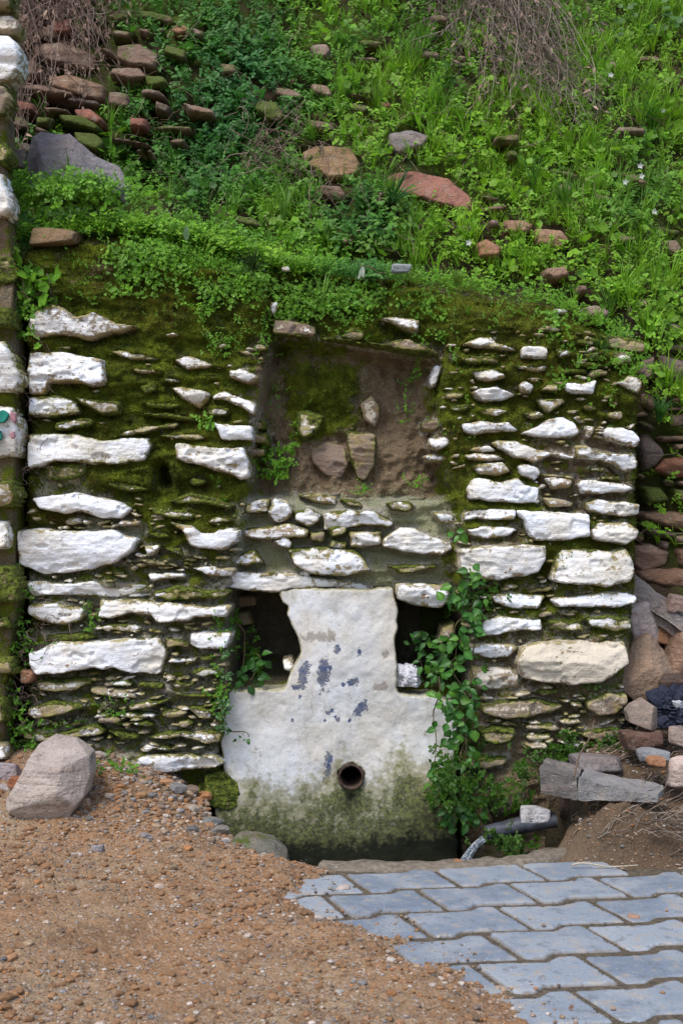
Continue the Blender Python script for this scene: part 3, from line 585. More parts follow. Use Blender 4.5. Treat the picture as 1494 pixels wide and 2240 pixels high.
# ---- mortar core
core = [(46,520),(60,500),(110,497),(180,490),(260,487),(420,518),(560,556),(640,578),(800,588),(980,603),(1100,622),(1250,664),(1300,700),(1395,742),(1402,800),(1395,1000),(1396,1200),(1385,1400),(1372,1500),(1368,1700),(1368,1990),(60,1990),(60,1750),(60,1500),(52,1160),(62,800),(46,600)]
CW = roughen(toworld(core, 0), .03, .010, 5)
CELL = .0052
def near_stones(x, z):
    dm = np.full(len(x), .2); Q = np.stack([x, z], 1)
    for wp in SD:
        lo = wp.min(0)-.06; hi = wp.max(0)+.06
        k = np.where((x > lo[0]) & (x < hi[0]) & (z > lo[1]) & (z < hi[1]))[0]
        if len(k):
            d, _ = sdist(Q[k], [wp]); dm[k] = np.minimum(dm[k], -d)
    return dm
store = {}
def ycore(x, z, d):
    px, py = topx(x, 0, z); iz, ix = gidx(px, py)
    # bilinear
    fx = np.clip(px/2, 0, GX.shape[1]-2); fz = np.clip((py-440)/2, 0, GX.shape[0]-2); i0 = fz.astype(int); j0 = fx.astype(int); u = fx-j0; v = fz-i0
    B = lambda A: (A[i0, j0]*(1-u)*(1-v)+A[i0, j0+1]*u*(1-v)+A[i0+1, j0]*(1-u)*v+A[i0+1, j0+1]*u*v)
    dp, mo, so, pa, we = B(depthB), B(moss), B(soil), B(pale), B(wet)
    ns = near_stones(x, z)
    lump = fbm(x*22, z*26, 0, 31, 4)
    mm = sstep(.35, .65, mo+(fbm(x*14, z*14, 0, 77, 3)-.5)*.6)
    crs = fbm(x*3.2, z*17+fbm(x*2, z*2, 0, 25, 2)*2, 0, 24, 3)
    y = dp + .014 + (fbm(x*6, z*8, 0, 21, 3)-.5)*.04 + (fbm(x*40, z*55, 0, 22, 3)-.5)*.018 - (crs-.5)*.085*np.where(dp < .2, 1, .5)
    y += .050*B(under)*(dp < .14); y -= .022*B(over)*mm*(dp < .14)*(.4+lump)
    y += (fbm(x*7, z*5, 0, 28, 4)-.5)*.16*(dp > .15)+(np.abs(fbm(x*16, z*12, 0, 29, 3)-.5))*.06*(dp > .15)
    y -= mm*(.002+.038*lump)*np.where(dp < .2, 1, .6)
    y += .014*(1-mm)*sstep(.0, .012, ns)*(dp < .15)
    hide = ns < -.012
    y = np.where(hide, np.maximum(y, dp+.01), y)
    rnd = np.clip(1-d/.03, 0, 1)**2*.03
    store.update(mo=mo, so=so, pa=pa, we=we, ns=ns, dp=dp, n=len(x), mm=mm, near=np.clip(1-ns/.030, 0, 1))
    return y+rnd
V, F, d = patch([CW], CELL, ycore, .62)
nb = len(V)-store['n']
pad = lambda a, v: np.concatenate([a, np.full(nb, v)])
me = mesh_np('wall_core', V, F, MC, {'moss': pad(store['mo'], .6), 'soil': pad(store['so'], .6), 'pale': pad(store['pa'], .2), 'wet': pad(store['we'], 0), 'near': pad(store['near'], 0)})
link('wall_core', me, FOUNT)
CORE_V = V[:store['n']]; CORE = dict(store)
# ---- moss: short shoots wherever the cushions grow
def blades(pos, nrm, length, width, colr, jit=.8):
    n = len(pos); r = rng.normal(size=(n, 3)); D = nrm+r*jit*.5; D /= np.linalg.norm(D, axis=1)[:, None]
    s = np.cross(D, rng.normal(size=(n, 3))); s /= np.linalg.norm(s, axis=1)[:, None]
    a = pos-s*width[:, None]/2; b = pos+s*width[:, None]/2; c = pos+D*length[:, None]
    V = np.stack([a, b, c], 1).reshape(-1, 3); F = np.arange(3*n).reshape(-1, 3)
    return V, F, np.repeat(colr, 3, 0)
p = CORE['mm']*(CORE['ns'] > -.016)*(CORE['dp'] < .4)*(CORE['we'] < .6)*sstep(.3, .7, fbm(CORE_V[:, 0]*10, CORE_V[:, 2]*10, 4, 55, 3)+.25)
p = p/p.sum(); N = 210000
k = rng.choice(len(p), N, p=p)
pos = CORE_V[k]+rng.normal(size=(N, 3))*[.003, .002, .003]; pos[:, 1] += .002
g = fbm(pos[:, 0]*16, pos[:, 2]*16, 0, 61, 3); g2 = fbm(pos[:, 0]*4, pos[:, 2]*4, 0, 62, 3)
c = np.where(g[:, None] < .47, (.045, .066, .007), (.165, .21, .016)); c = c*(.35+rng.random((N, 1))*1.3)
c = np.where((g2 > .56)[:, None] & (rng.random((N, 1)) < .6), np.array((.20, .14, .03))*(.5+rng.random((N, 1))), c)
c = np.where(rng.random((N, 1)) < .035, (.36, .42, .05), c)
nr = np.tile(np.array([0, -.8, .25]), (N, 1))
V, F, cc = blades(pos, nr, rng.uniform(.005, .017, N), rng.uniform(.0018, .0040, N), c)
link('moss', mesh_np('moss', V, F, MMOSS, cols={'col': cc}, smooth=False), FOUNT, kind='stuff')
PY = .060
# ---- plaster front, a T with the two niches beside its stem, and the round spout hole
pl = cp('D',362,372,420,356,640,356,840,360,870,352,965,352,972,400,990,470,985,560,975,650,985,780,980,880,992,912,1080,925,1200,920,1285,950,1300,1090,1290,1250,1300,1400) + [(1000,1800),(1010,1990),(500,1990),(478,1860),(470,1780),(488,1690),(480,1600),(497,1540)] + cp('D',95,902,250,885,385,893,402,880,418,790,450,750,478,690,465,620,432,560,400,500,412,450,372,430)
PLW = roughen(toworld(pl, PY), .009, .0085, 8)
hc = toworld([(768,1700)], PY)[0]; hole = np.array([hc+np.array([math.cos(a), math.sin(a)*.98])*(.050+.003*math.sin(5*a)+.002*math.sin(9*a+1)) for a in np.linspace(0, 2*math.pi, 36, endpoint=False)])
ps = {}
BL = [(662,1475,9,20),(655,1502,12,7),(672,1460,7,14),(708,1478,13,28),(711,1458,8,14),(738,1418,6,9),(786,1425,4,7),(771,1492,10,8),(750,1497,3,4),(794,1545,9,12),(780,1558,8,10),(726,1555,5,4),(718,1560,5,4),(711,1577,4,4),(740,1574,4,4),(765,1578,3,4),(733,1568,4,3),(718,1680,6,30),(714,1710,8,10),(722,1660,6,12),(666,1722,7,6),(640,1576,3,4),(655,1525,4,4)]
GRY = [(695,1393,30,9),(724,1390,9,14),(843,1430,7,8),(832,1502,14,9),(708,1450,9,10),(660,1490,9,9),(560,1640,3,3)]
def yplas(x, z, d):
    px, py = topx(x, PY, z)
    blob = lambda L: np.max([np.clip(1.05-np.sqrt(((px-a)/rx)**2+((py-b)/ry)**2)*.48, 0, 1) for a, b, rx, ry in L], 0)
    ps['blue'] = blob(BL); ps['grey'] = blob(GRY)
    al = sstep(1560, 1820, py+(fbm(x*9, z*4, 0, 3, 3)-.5)*110)*.74+sstep(1790, 1900, py)*.80
    al = np.maximum(al, .75*np.exp(-(((px-500)/34)**2+((py-1740)/42)**2))+0*al)
    al += .35*np.exp(-(((px-550)/14)**2+((py-1725)/20)**2)) + .16*sstep(780, 980, px)*sstep(1560, 1700, py)
    al += .30*np.exp(-((px-930)/60)**2)*np.exp(-((py-1740)/60)**2) - .25*np.exp(-((px-600)/70)**2)*np.exp(-((py-1690)/60)**2)
    al += .45*np.exp(-(((px-768)/38)**2+((py-1745)/30)**2)) + .28*np.clip(1-(py-1285)/45, 0, 1) + .22*sstep(900, 870, px)*sstep(840, 868, px)*sstep(1400, 1300, py)
    ps['algae'] = al; ps['edge'] = np.clip(d/.022, 0, 1); ps['n'] = len(x)
    t = np.clip(d/.006, 0, 1)
    y = PY-.002+.010*(1-np.sqrt(np.clip(1-(1-t)**2, 0, 1)))+(fbm(x*3, z*3, 0, 41, 3)-.5)*.045+(fbm(x*22, z*22, 0, 42, 4)-.5)*.009
    y -= .03*sstep(1290, 1255+0*py, py)
    y += .02*sstep(1750, 1900, py)
    return y
V, F, d = patch([PLW, hole], .0048, yplas, .36)
nb = len(V)-ps['n']
me = mesh_np('plaster_front', V, F, MP, {'algae': np.concatenate([ps['algae'], np.full(nb, .6)]), 'blue': np.concatenate([ps['blue'], np.zeros(nb)]), 'grey': np.concatenate([ps['grey'], np.zeros(nb)]), 'edge': np.concatenate([ps['edge'], np.full(nb, .4)])})
link('plaster_front', me, FOUNT)
# rusty clay pipe sleeve in the hole
MRUST = m_simple('rusty_sleeve', (.02, .014, .010), (.10, .06, .04), 60)
def ring_tube(c, r0, r1, y0, y1, n=28, wob=0):
    V = []; F = []
    prof = [(r1, y0), (r1, y1), (r0, y1), (r0, y0)]
    for j, (r, y) in enumerate(prof):
        for i in range(n):
            a = 2*math.pi*i/n; rr = r*(1+wob*math.sin(4*a+j))
            V.append((c[0]+rr*math.cos(a), y, c[1]+rr*math.sin(a)))
    for j in range(4):
        for i in range(n):
            F.append((j*n+i, j*n+(i+1) % n, ((j+1) % 4)*n+(i+1) % n, ((j+1) % 4)*n+i))
    return np.array(V), np.array(F)
V, F = ring_tube(hc, .043, .051, PY-.012, .36, wob=.02)
link('spout_pipe', mesh_np('spout_pipe', V, F, MRUST), FOUNT)
# ledge slabs in the lower niches
# ------------------------------------------------------------------ hillside
def hill_base(x, z):
    x = np.asarray(x, float); z = np.asarray(z, float)
    zb = 2.12+.12*np.clip(-x, -.5, 1.)-.45*sstep(1.15, 1.7, x)
    y = .46+.10*np.clip(z, 0, 9)*.5 + .74*np.clip(z-zb, 0, None)
    y = y-.14*sstep(1.05, 1.35, x)
    return y
def hill_y(x, z):
    return hill_base(x, z)+(fbm(np.asarray(x)*2.4, np.asarray(z)*2.4, 0, 201, 3)-.5)*.22+(fbm(np.asarray(x)*12, np.asarray(z)*16, 0, 202, 3)-.5)*.06
def on_hill(px, py, f=hill_y):
    px = np.asarray(px, float); py = np.asarray(py, float); y = np.full(px.shape, .6)
    for _ in range(14):
        D = y-CAMY; y = .5*y+.5*f((px-747)/FPX*D, CAMZ-(py-1120)/FPX*D)
    D = y-CAMY
    return np.stack([(px-747)/FPX*D, y, CAMZ-(py-1120)/FPX*D], -1)
xs = np.concatenate([np.linspace(-14, -2.3, 24), np.arange(-2.2, 2.21, .02), np.linspace(2.3, 14, 24)])
zs = np.concatenate([np.arange(-.6, 4.3, .02), np.linspace(4.4, 8, 20)])
X, Z = np.meshgrid(xs, zs); Y = hill_y(X, Z)
Vh = np.stack([X, Y, Z], -1).reshape(-1, 3); nx = len(xs); nz = len(zs)
I = np.arange(nx*nz).reshape(nz, nx); Fh = np.stack([I[:-1, :-1], I[:-1, 1:], I[1:, 1:], I[1:, :-1]], -1).reshape(-1, 4)
HILL = link('hillside', mesh_np('hillside', Vh, Fh, MH), kind='structure')
# stones of the collapsed terrace wall showing through the green:  outline, colour, moss, proud
BR, RD, GY, OR, PK, DK, MS = (.17,.115,.085), (.20,.085,.06), (.17,.155,.15), (.30,.16,.09), (.26,.18,.16), (.075,.06,.05), (.10,.09,.04)
HST = [([(85,105),(150,100),(215,130),(205,165),(130,155),(88,135)],BR,.15),([(262,112),(310,105),(352,130),(345,168),(290,160),(262,140)],BR,.3),([(122,175),(160,168),(232,195),(230,232),(170,222),(125,205)],(.22,.14,.09),.1),
 ([(50,188),(95,195),(165,215),(172,232),(110,225),(55,208)],BR,.1),([(250,158),(310,158),(335,185),(290,195),(250,180)],BR,.2),([(45,228),(85,235),(88,262),(50,262)],RD,.1),([(165,247),(205,245),(235,275),(225,292),(180,275)],RD,.15),
 ([(135,262),(190,262),(228,288),(220,302),(150,285)],MS,.75),([(165,297),(215,297),(238,320),(225,350),(180,330)],MS,.8),([(55,140),(88,145),(98,182),(60,188)],BR,.1),([(322,175),(365,178),(378,205),(330,208)],MS,.7),([(290,268),(328,268),(330,296),(295,298)],RD,.2),
 ([(60,95),(80,60),(120,70),(150,100),(100,105)],BR,.05),([(120,60),(165,55),(168,95),(130,95)],RD,.05),([(240,205),(285,210),(290,248),(250,250)],BR,.3),([(90,265),(128,268),(120,292),(88,290)],MS,.5),
 ([(676,112),(718,105),(728,128),(715,148),(685,140)],PK,.1),([(380,68),(410,62),(424,85),(400,98),(382,90)],OR,.0),([(655,335),(690,318),(770,330),(792,372),(785,405),(720,412),(665,375)],(.24,.155,.085),.3),([(845,298),(895,288),(942,312),(925,345),(865,356),(845,330)],GY,.1),
 ([(840,372),(900,362),(985,395),(1028,440),(1030,488),(960,470),(880,435),(845,400)],(.25,.115,.085),.02),([(695,412),(745,408),(768,440),(740,455),(700,440)],BR,.2),([(1032,540),(1060,522),(1096,548),(1085,575),(1040,578)],OR,.0),
 ([(1058,488),(1085,485),(1092,505),(1065,512)],PK,0),([(1094,485),(1140,482),(1165,500),(1150,525),(1100,520)],(.26,.16,.10),.05),([(1165,498),(1225,505),(1242,535),(1215,560),(1165,545)],(.26,.16,.10),.1),([(1182,592),(1230,588),(1240,615),(1200,628),(1180,612)],(.26,.17,.12),.05),
 ([(1265,675),(1300,666),(1330,685),(1318,710),(1275,705)],PK,.05),([(560,215),(610,230),(632,280),(590,285),(555,250)],MS,.8),([(1390,655),(1412,648),(1418,675),(1395,682)],PK,.1),([(1440,522),(1480,520),(1494,550),(1470,568),(1445,552)],(.22,.16,.12),.15),
 ([(1335,520),(1375,522),(1380,545),(1340,548)],BR,.3),([(600,195),(650,205),(680,232),(640,238),(600,222)],BR,.35),([(1395,790),(1432,772),(1436,832),(1405,838),(1392,815)],(.21,.155,.14),.05),([(1437,772),(1500,785),(1510,845),(1470,840),(1440,828)],(.24,.18,.16),.05),
 ([(1420,850),(1445,845),(1458,862),(1445,872),(1425,868)],DK,.0),([(1402,855),(1425,862),(1440,895),(1415,905),(1400,885)],(.22,.15,.11),.1),([(1455,865),(1510,868),(1510,885),(1460,884)],BR,.4),([(1432,952),(1510,950),(1510,966),(1440,968)],BR,.1),
 ([(1396,945),(1420,938),(1448,975),(1455,1000),(1435,1025),(1405,1035),(1394,990)],(.14,.11,.10),.2),([(1450,1000),(1510,992),(1510,1045),(1480,1050),(1425,1030)],(.24,.11,.07),.05),([(1400,1120),(1440,1112),(1510,1120),(1510,1165),(1470,1160),(1402,1138)],(.20,.13,.085),.25),
 ([(1412,1150),(1480,1162),(1478,1180),(1440,1178),(1415,1168)],(.16,.12,.10),.05),([(1465,1172),(1510,1165),(1510,1198),(1470,1190)],(.24,.17,.14),0),([(1438,1180),(1462,1182),(1460,1205),(1438,1200)],PK,0),([(1375,1192),(1420,1186),(1466,1200),(1458,1240),(1400,1256),(1380,1235)],(.25,.165,.13),.05),
 ([(1472,1196),(1510,1192),(1510,1242),(1480,1240)],(.20,.12,.08),.1),([(1450,905),(1494,900),(1510,935),(1460,940)],PK,.2),([(1398,1060),(1445,1062),(1470,1100),(1410,1105)],MS,.7),([(1462,1065),(1510,1070),(1510,1105),(1470,1100)],BR,.5),
 ([(1385,1245),(1440,1238),(1510,1240),(1510,1290),(1440,1285),(1390,1265)],(.16,.095,.065),.05),([(1455,700),(1490,712),(1485,735),(1450,728)],PK,.3),([(1480,640),(1510,640),(1510,670),(1485,668)],BR,.3),([(935,40),(985,45),(980,70),(940,68)],BR,.3),
 ([(1250,630),(1275,628),(1280,650),(1255,655)],BR,.2),([(480,150),(520,150),(530,180),(490,185)],BR,.4),([(820,235),(850,228),(862,250),(835,258)],OR,.3)]
HS_SD = []
def hfill(x0, x1, y0_, y1_, cnt, pal_, ms):
    got = 0
    for _ in range(1500):
        if got >= cnt: break
        cx_, cy_ = rng.uniform(x0, x1), rng.uniform(y0_, y1_); wd = rng.uniform(12, 30)*rng.uniform(1, 2); ht = rng.uniform(7, 20)
        if any(abs(cx_-np.mean([p_[0] for p_ in h_[0]])) < wd*.9+(max(p_[0] for p_ in h_[0])-min(p_[0] for p_ in h_[0]))*.45 and abs(cy_-np.mean([p_[1] for p_ in h_[0]])) < ht*.8+(max(p_[1] for p_ in h_[0])-min(p_[1] for p_ in h_[0]))*.42 for h_ in HST): continue
        an = np.linspace(0, 2*math.pi, 9, endpoint=False); rr_ = rng.uniform(.75, 1.1, 9); sl_ = rng.normal()*.14+.16
        rr_ = rng.uniform(.6, 1.2, 9); xx = cx_+np.sign(np.cos(an))*abs(np.cos(an))**.45*wd*rr_; yy_ = cy_+np.sign(np.sin(an))*abs(np.sin(an))**.5*ht*rr_+(xx-cx_)*sl_
        HST.append((list(zip(xx, yy_))[::-1], pal_[int(rng.integers(len(pal_)))], float(rng.uniform(*ms)))); got += 1
hfill(45, 400, 30, 350, 26, [BR, DK, (.14,.10,.075), (.17,.12,.085), (.11,.085,.06)], (.0, .55))
hfill(1388, 1520, 740, 1300, 26, [BR, DK, (.20,.14,.11), (.24,.17,.13)], (.0, .5))
hfill(420, 1480, 60, 560, 34, [BR, (.20,.14,.10), PK, (.22,.17,.13)], (.1, .6))
for i, (poly, colr, m) in enumerate(HST):
    a = np.array(poly, float); c = a.mean(0)
    if c[1] < 340 and c[0] < 400: a = c+(a-c)*np.array([1.12, 1.15])
    q = on_hill(np.array([c[0]]), np.array([c[1]]), hill_base)[0]
    wp = roughen(toworld(a, q[1]-.03), .014, .005, 400+i); hgt = wp[:, 1].max()-wp[:, 1].min(); bev = min(.016, hgt*.25); fa = [(rng.normal()*.18, rng.normal()*.4, abs(rng.normal())*.015) for _ in range(5)]
    pr = .15+.03*rng.random() if c[0] < 1380 else .085
    sl = .60 if c[1] < 700 else .1
    sd = 400+i; cy, cz = q[1], wp[:, 1].mean(); tx = (rng.random()-.5)*.3
    def yf(x, z, d, bev=bev, pr=pr, cy=cy, cz=cz, sd=sd, sl=sl, tx=tx, cx=wp[:, 0].mean(), fa=fa):
        t = np.clip(d/bev, 0, 1); prof = np.sqrt(np.clip(1-(1-t)**2, 0, 1))
        fc = -np.min([a_*(x-cx)+b_*(z-cz)+o_ for a_, b_, o_ in fa], 0)*.8
        return fc+cy+sl*(z-cz)+tx*(x-cx)+.03-pr*prof-.02*t+(fbm(x*8, z*16, sd*.3, 5, 4)-.5)*.04+(fbm(x*35, z*45, sd, 6, 3)-.5)*.010
    V, F, d = patch([wp], .0085, yf, .22)
    topd = np.clip((V[:, 2]-wp[:, 1].min())/(hgt+1e-6), 0, 1)
    V, o = centred(V)
    ob = link('stone', mesh_np('stone', V, F, MR, {'mossy': m*(.7+.5*topd)}), HILL, o)
    ob.color = (*[min(1, v*1.15) for v in colr], 1); HS_SD.append(a)
# ------------------------------------------------------------------ the wall that joins on the left
NW = link('neighbouring_wall', None, None, (0, 0, 0), 'end of a whitewashed stone wall cut by the left edge of the photo', 'wall')
NY = -.10
nst = [([(-260,22),(18,20),(38,35),(40,52),(30,66),(-260,72)],.62,.1,.3),([(-300,72),(18,72),(38,92),(44,112),(36,155),(14,174),(-300,170)],.97,.02,0),([(-250,180),(8,180),(22,208),(6,248),(-250,252)],.35,.2,.5),([(-280,292),(5,297),(22,330),(8,355),(-280,356)],.3,.5,.3),
 ([(-300,378),(4,375),(20,425),(28,462),(10,470),(-300,470)],.98,.0,0),([(-300,540),(20,555),(34,585),(25,612),(-300,640)],.25,.7,.2),([(-300,742),(12,744),(35,790),(50,832),(30,855),(-300,868)],.86,.18,0),
 ([(-280,886),(25,888),(38,915),(40,960),(34,1000),(-280,1012)],.9,.12,0),([(-300,1052),(28,1050),(45,1082),(30,1110),(-300,1125)],.5,.35,.2),([(-270,1136),(14,1140),(22,1170),(18,1202),(-270,1208)],.85,.1,0),
 ([(-300,1236),(30,1238),(44,1275),(38,1320),(-300,1335)],.0,.75,.5),([(-300,1345),(10,1350),(25,1380),(-300,1395)],.2,.5,.4),([(-250,1630),(8,1632),(12,1665),(-250,1672)],.7,.1,.1),([(-300,660),(20,668),(30,715),(-300,725)],.15,.8,.2),
 ([(-300,-60),(20,-55),(25,10),(-300,15)],.5,.2,.3),([(-300,1430),(20,1440),(30,1480),(-300,1490)],.2,.4,.5),([(-300,1520),(5,1530),(12,1585),(-300,1600)],.3,.4,.5)]
for i, (poly, w, m, hue) in enumerate(nst):
    ob, wp = stone_obj(poly, w, m, hue, NY+.012, .06, NW, MW, 700+i, cell=.009, back=.09)
    ob.color = (w, m, hue, 1)
    if i == 7: PAINTED = ob
nw = roughen(toworld([(-900,-200),(12,-190),(15,100),(5,260),(5,400),(20,600),(30,800),(26,1000),(25,1200),(25,1350),(5,1500),(0,1720),(0,1990),(-900,1990)], NY), .04, .012, 66)
def ynw(x, z, d): return NY+.035+(fbm(x*14, z*18, 0, 301, 4)-.5)*.05
V, F, d = patch([nw], .014, ynw, .16)
link('wall_core', mesh_np('wall_core', V, F, MC, {'moss': .45+.5*(fbm(V[:,0]*5,V[:,2]*5,0,9,3)-.5), 'soil': np.full(len(V), .6), 'pale': np.full(len(V), .2), 'wet': np.zeros(len(V)), 'near': np.zeros(len(V))}), NW)
# flakes of old green and pink paint on one of its stones
for nm, pts, cl, cl2 in (('paint_flake', [(-30,902),(8,896),(19,905),(17,914),(8,924),(-30,926)], (.01,.16,.12), (.02,.24,.17)), ('paint_flake', [(-30,950),(0,940),(3,958),(-2,965),(-30,968)], (.01,.16,.12), (.02,.24,.17)),
                     ('paint_flake', [(22,900),(34,903),(36,918),(30,926),(22,916)], (.42,.22,.25), (.30,.15,.17)), ('paint_flake', [(22,945),(30,943),(32,957),(24,960)], (.42,.22,.25), (.30,.15,.17))):
    wp = roughen(toworld(pts, NY-.05), .006, .003, 12)
    V, F, d = patch([wp], .004, lambda x, z, d: NY-.050+(fbm(x*20, z*20, 0, 1, 2)-.5)*.004, .02)
    link(nm, mesh_np(nm, V, F, m_simple(nm, cl, cl2, 90)), PAINTED, None).matrix_parent_inverse = Matrix.Translation(-PAINTED.location)

# ------------------------------------------------------------------ ground
PITW = np.array([(-.52,.2),(-.50,-.12),(-.36,-.33),(-.20,-.50),(0,-.585),(.35,-.585),(.60,-.52),(.76,-.40),(.90,-.22),(.86,.0),(.80,.2)])
DIRT = np.array([(-9,.35),(-.62,.35),(-.50,-.10),(-.37,-.36),(-.20,-.52),(-.06,-.62),(-.02,-.67),(-.10,-.80),(-.14,-.98),(-.08,-1.12),(.10,-1.28),(.16,-1.42),(.17,-1.53),(.33,-1.60),(.42,-1.72),(.47,-1.86),(.49,-2.2),(.55,-3.0),(.6,-9),(-9,-9)])
def ground_z(x, y):
    x = np.asarray(x, float); y = np.asarray(y, float); sh = x.shape; Q = np.stack([x.ravel(), y.ravel()], 1)
    dd, _ = sdist(Q, [DIRT]); dd = dd.reshape(sh)+((fbm(x*5, y*5, 0, 511, 3)-.5)*.16+(fbm(x*24, y*24, 0, 512, 3)-.5)*.07)*(y < -.62)
    far = np.clip(dd, 0, 3)
    dirt = -.006+.018*sstep(0, .14, dd)+.05*sstep(0, .25, dd)+.04*sstep(.2, 1.2, dd)
    wallslope = sstep(-.75, .05, y)
    dirt = dirt + (.16*sstep(-.35, -.95, x)+.045*sstep(-.2, -.5, x))*wallslope
    dirt = dirt+(fbm(x*5, y*5, 0, 501, 4)-.5)*.05*sstep(0, .2, dd)+(fbm(x*30, y*30, 0, 502, 3)-.5)*.016
    right = -.035+(.055+.30*sstep(-.62, .12, y))*sstep(-.62+.08*np.sin(x*7), -.50, y)*sstep(.70, .98, x)+((fbm(x*8, y*8, 0, 503, 4)-.5)*.06+(fbm(x*35, y*35, 0, 504, 3)-.5)*.03)*sstep(-.62, -.5, y)*sstep(.7, .9, x)
    right = right+.115*np.exp(-((x-1.02)/.17)**2-((y+.47)/.10)**2)
    z = np.where(dd > 0, dirt, np.where(x > .3, right, -.035))
    z = np.where((dd <= 0), np.maximum(z, right), z)
    pd, _ = sdist(Q, [PITW]); pd = pd.reshape(sh)
    z = np.where(pd > 0, z*(1-sstep(0, .05, pd))-.42*sstep(0, .09, pd), z)
    return z, dd, pd
xs = np.concatenate([-np.geomspace(60, 1.75, 22), np.arange(-1.7, 1.7, .0085), np.geomspace(1.75, 60, 22)])
ys = np.concatenate([-np.geomspace(60, 2.75, 18), np.arange(-2.7, .5, .0085), np.array([.6, .9, 1.4])])
X, Y = np.meshgrid(xs, ys); Z, DDg, PDg = ground_z(X, Y)
Z = Z+(fbm(X*60, Y*60, 0, 505, 2)-.5)*.010*(PDg < 0)*((DDg > 0.03) | (X > .8))
Vg = np.stack([X, Y, Z], -1).reshape(-1, 3); nx, ny = len(xs), len(ys)
I = np.arange(nx*ny).reshape(ny, nx); Fg = np.stack([I[:-1, :-1], I[:-1, 1:], I[1:, 1:], I[1:, :-1]], -1).reshape(-1, 4)
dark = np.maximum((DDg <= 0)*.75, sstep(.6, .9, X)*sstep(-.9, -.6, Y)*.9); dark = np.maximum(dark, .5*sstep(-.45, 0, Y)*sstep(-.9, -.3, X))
GROUND = link('ground', mesh_np('ground', Vg, Fg, MG, {'wet': sstep(-.01, .05, PDg).ravel(), 'dark': dark.ravel()}), kind='structure')
# basin water, rim
MWAT = m_simple('dark_water', (.006, .010, .008), (.012, .018, .012), 3, .04, .5, .1)
xw = np.linspace(-.55, .95, 60); yw = np.linspace(-.62, .25, 40); X, Y = np.meshgrid(xw, yw)
I = np.arange(X.size).reshape(X.shape)
link('water', mesh_np('water', np.stack([X.ravel(), Y.ravel(), -.27+(fbm(X*20, Y*20, 0, 1, 2).ravel()-.5)*.006], 1), np.stack([I[:-1, :-1], I[:-1, 1:], I[1:, 1:], I[1:, :-1]], -1).reshape(-1, 4), MWAT), kind='structure')
MCON = m_simple('concrete_rim', (.12, .10, .075), (.24, .20, .155), 45, .95, .15, .9)
cen = np.array([(-.07,-.60),(.0,-.615),(.10,-.625),(.2,-.628),(.3,-.622),(.4,-.61),(.5,-.59),(.6,-.555),(.68,-.51),(.76,-.45),(.84,-.39),(.92,-.35)])
t = np.linspace(0, len(cen)-1, 130); cx = np.interp(t, range(len(cen)), cen[:, 0]); cy = np.interp(t, range(len(cen)), cen[:, 1])
V = []; prof = [(.052, -.30), (.050, -.06), (.048, -.006), (.040, .003), (.0, .005), (-.04, .003), (-.055, -.004), (-.06, -.06)]
for i in range(130):
    j = min(i, 128); tx, ty = cx[j+1]-cx[j], cy[j+1]-cy[j]; L = math.hypot(tx, ty); nxn, nyn = -ty/L, tx/L
    for k, (o, h) in enumerate(prof):
        w = (vn(cx[i]*30, k*.7, 0, 4)-.5)*.022
        V.append((cx[i]+nxn*(o+float(w)), cy[i]+nyn*(o+float(w)), h+.002+(float(vn(cx[i]*25, k, 1, 5))-.5)*.012))
k = len(prof); F = [(i*k+j, (i+1)*k+j, (i+1)*k+j+1, i*k+j+1) for i in range(129) for j in range(k-1)]
link('basin_rim', mesh_np('basin_rim', np.array(V), np.array(F)[:, ::-1], MCON), None, None, 'rough concrete rim along the dark basin at the foot of the fountain', 'kerb')
# ------------------------------------------------------------------ pavers
PAV = link('pavement', mesh_np('pavement', np.array([(-.2,-.64,-.007),(4,-.64,-.007),(4,-6,-.007),(-.2,-6,-.007)], float)[::-1], np.array([(0,1,2,3)]), m_simple('joint_sand', (.05, .04, .028), (.14, .11, .075), 80)), kind='structure')
a_ = np.array([.297, .068]); e_ = np.array([.085, -.2145]); f_ = np.array([.998, .0975])
step = a_-f_*(a_@f_); O = np.array([.175, -1.1425])
def paver_outline():
    g = .006
    def edge(w, base, sg):
        # a flat, a slanted step, a flat
        p0 = base; p3 = base+a_
        L = a_@f_; s0 = base+f_*(w-.06)*L; s1 = base+f_*(w+.06)*L+step
        return [p0, s0, s1, p3]
    top = edge(.74, np.zeros(2), 1); bot = edge(.27, e_, 1)
    return np.array(top+bot[::-1])
outl = paver_outline(); cen_ = outl.mean(0)
def paver_mesh(seed):
    P_ = []; n = len(outl)
    for i in range(n):
        p, q = outl[i], outl[(i+1) % n]; m = max(1, int(np.linalg.norm(q-p)/.015))
        for j in range(m): P_.append(p+(q-p)*j/m)
    P_ = np.array(P_); P_ = P_*.6+(np.roll(P_, 1, 0)+np.roll(P_, -1, 0))*.2
    T = np.roll(P_, -1, 0)-np.roll(P_, 1, 0); Nn = np.stack([T[:, 1], -T[:, 0]], 1); Nn /= np.linalg.norm(Nn, axis=1)[:, None]
    if ((P_-cen_)*Nn).sum() > 0: Nn = -Nn
    jit = (fbm(P_[:, 0]*35, P_[:, 1]*35, seed, 3, 3)-.5)*.007
    Q = P_+Nn*(.0072+jit)[:, None]-cen_
    def top(x, y, d):
        t = np.clip(d/.007, 0, 1)
        z = -.007*(1-np.sqrt(np.clip(1-(1-t)**2, 0, 1)))+(fbm(x*12, y*12, seed, 8, 3)-.5)*.0028
        return -(z-.006*sstep(.63, .72, fbm(x*22, y*22, seed, 9, 3))*sstep(.03, .0, d))
    V, F, d = patch([Q], .0065, top, .05)
    V = np.stack([V[:, 0], V[:, 2], -V[:, 1]], 1)
    return mesh_np('paver', V, F, MPV, {'edge': np.clip(d/.03, 0, 1)})
PM = [paver_mesh(i) for i in range(5)]
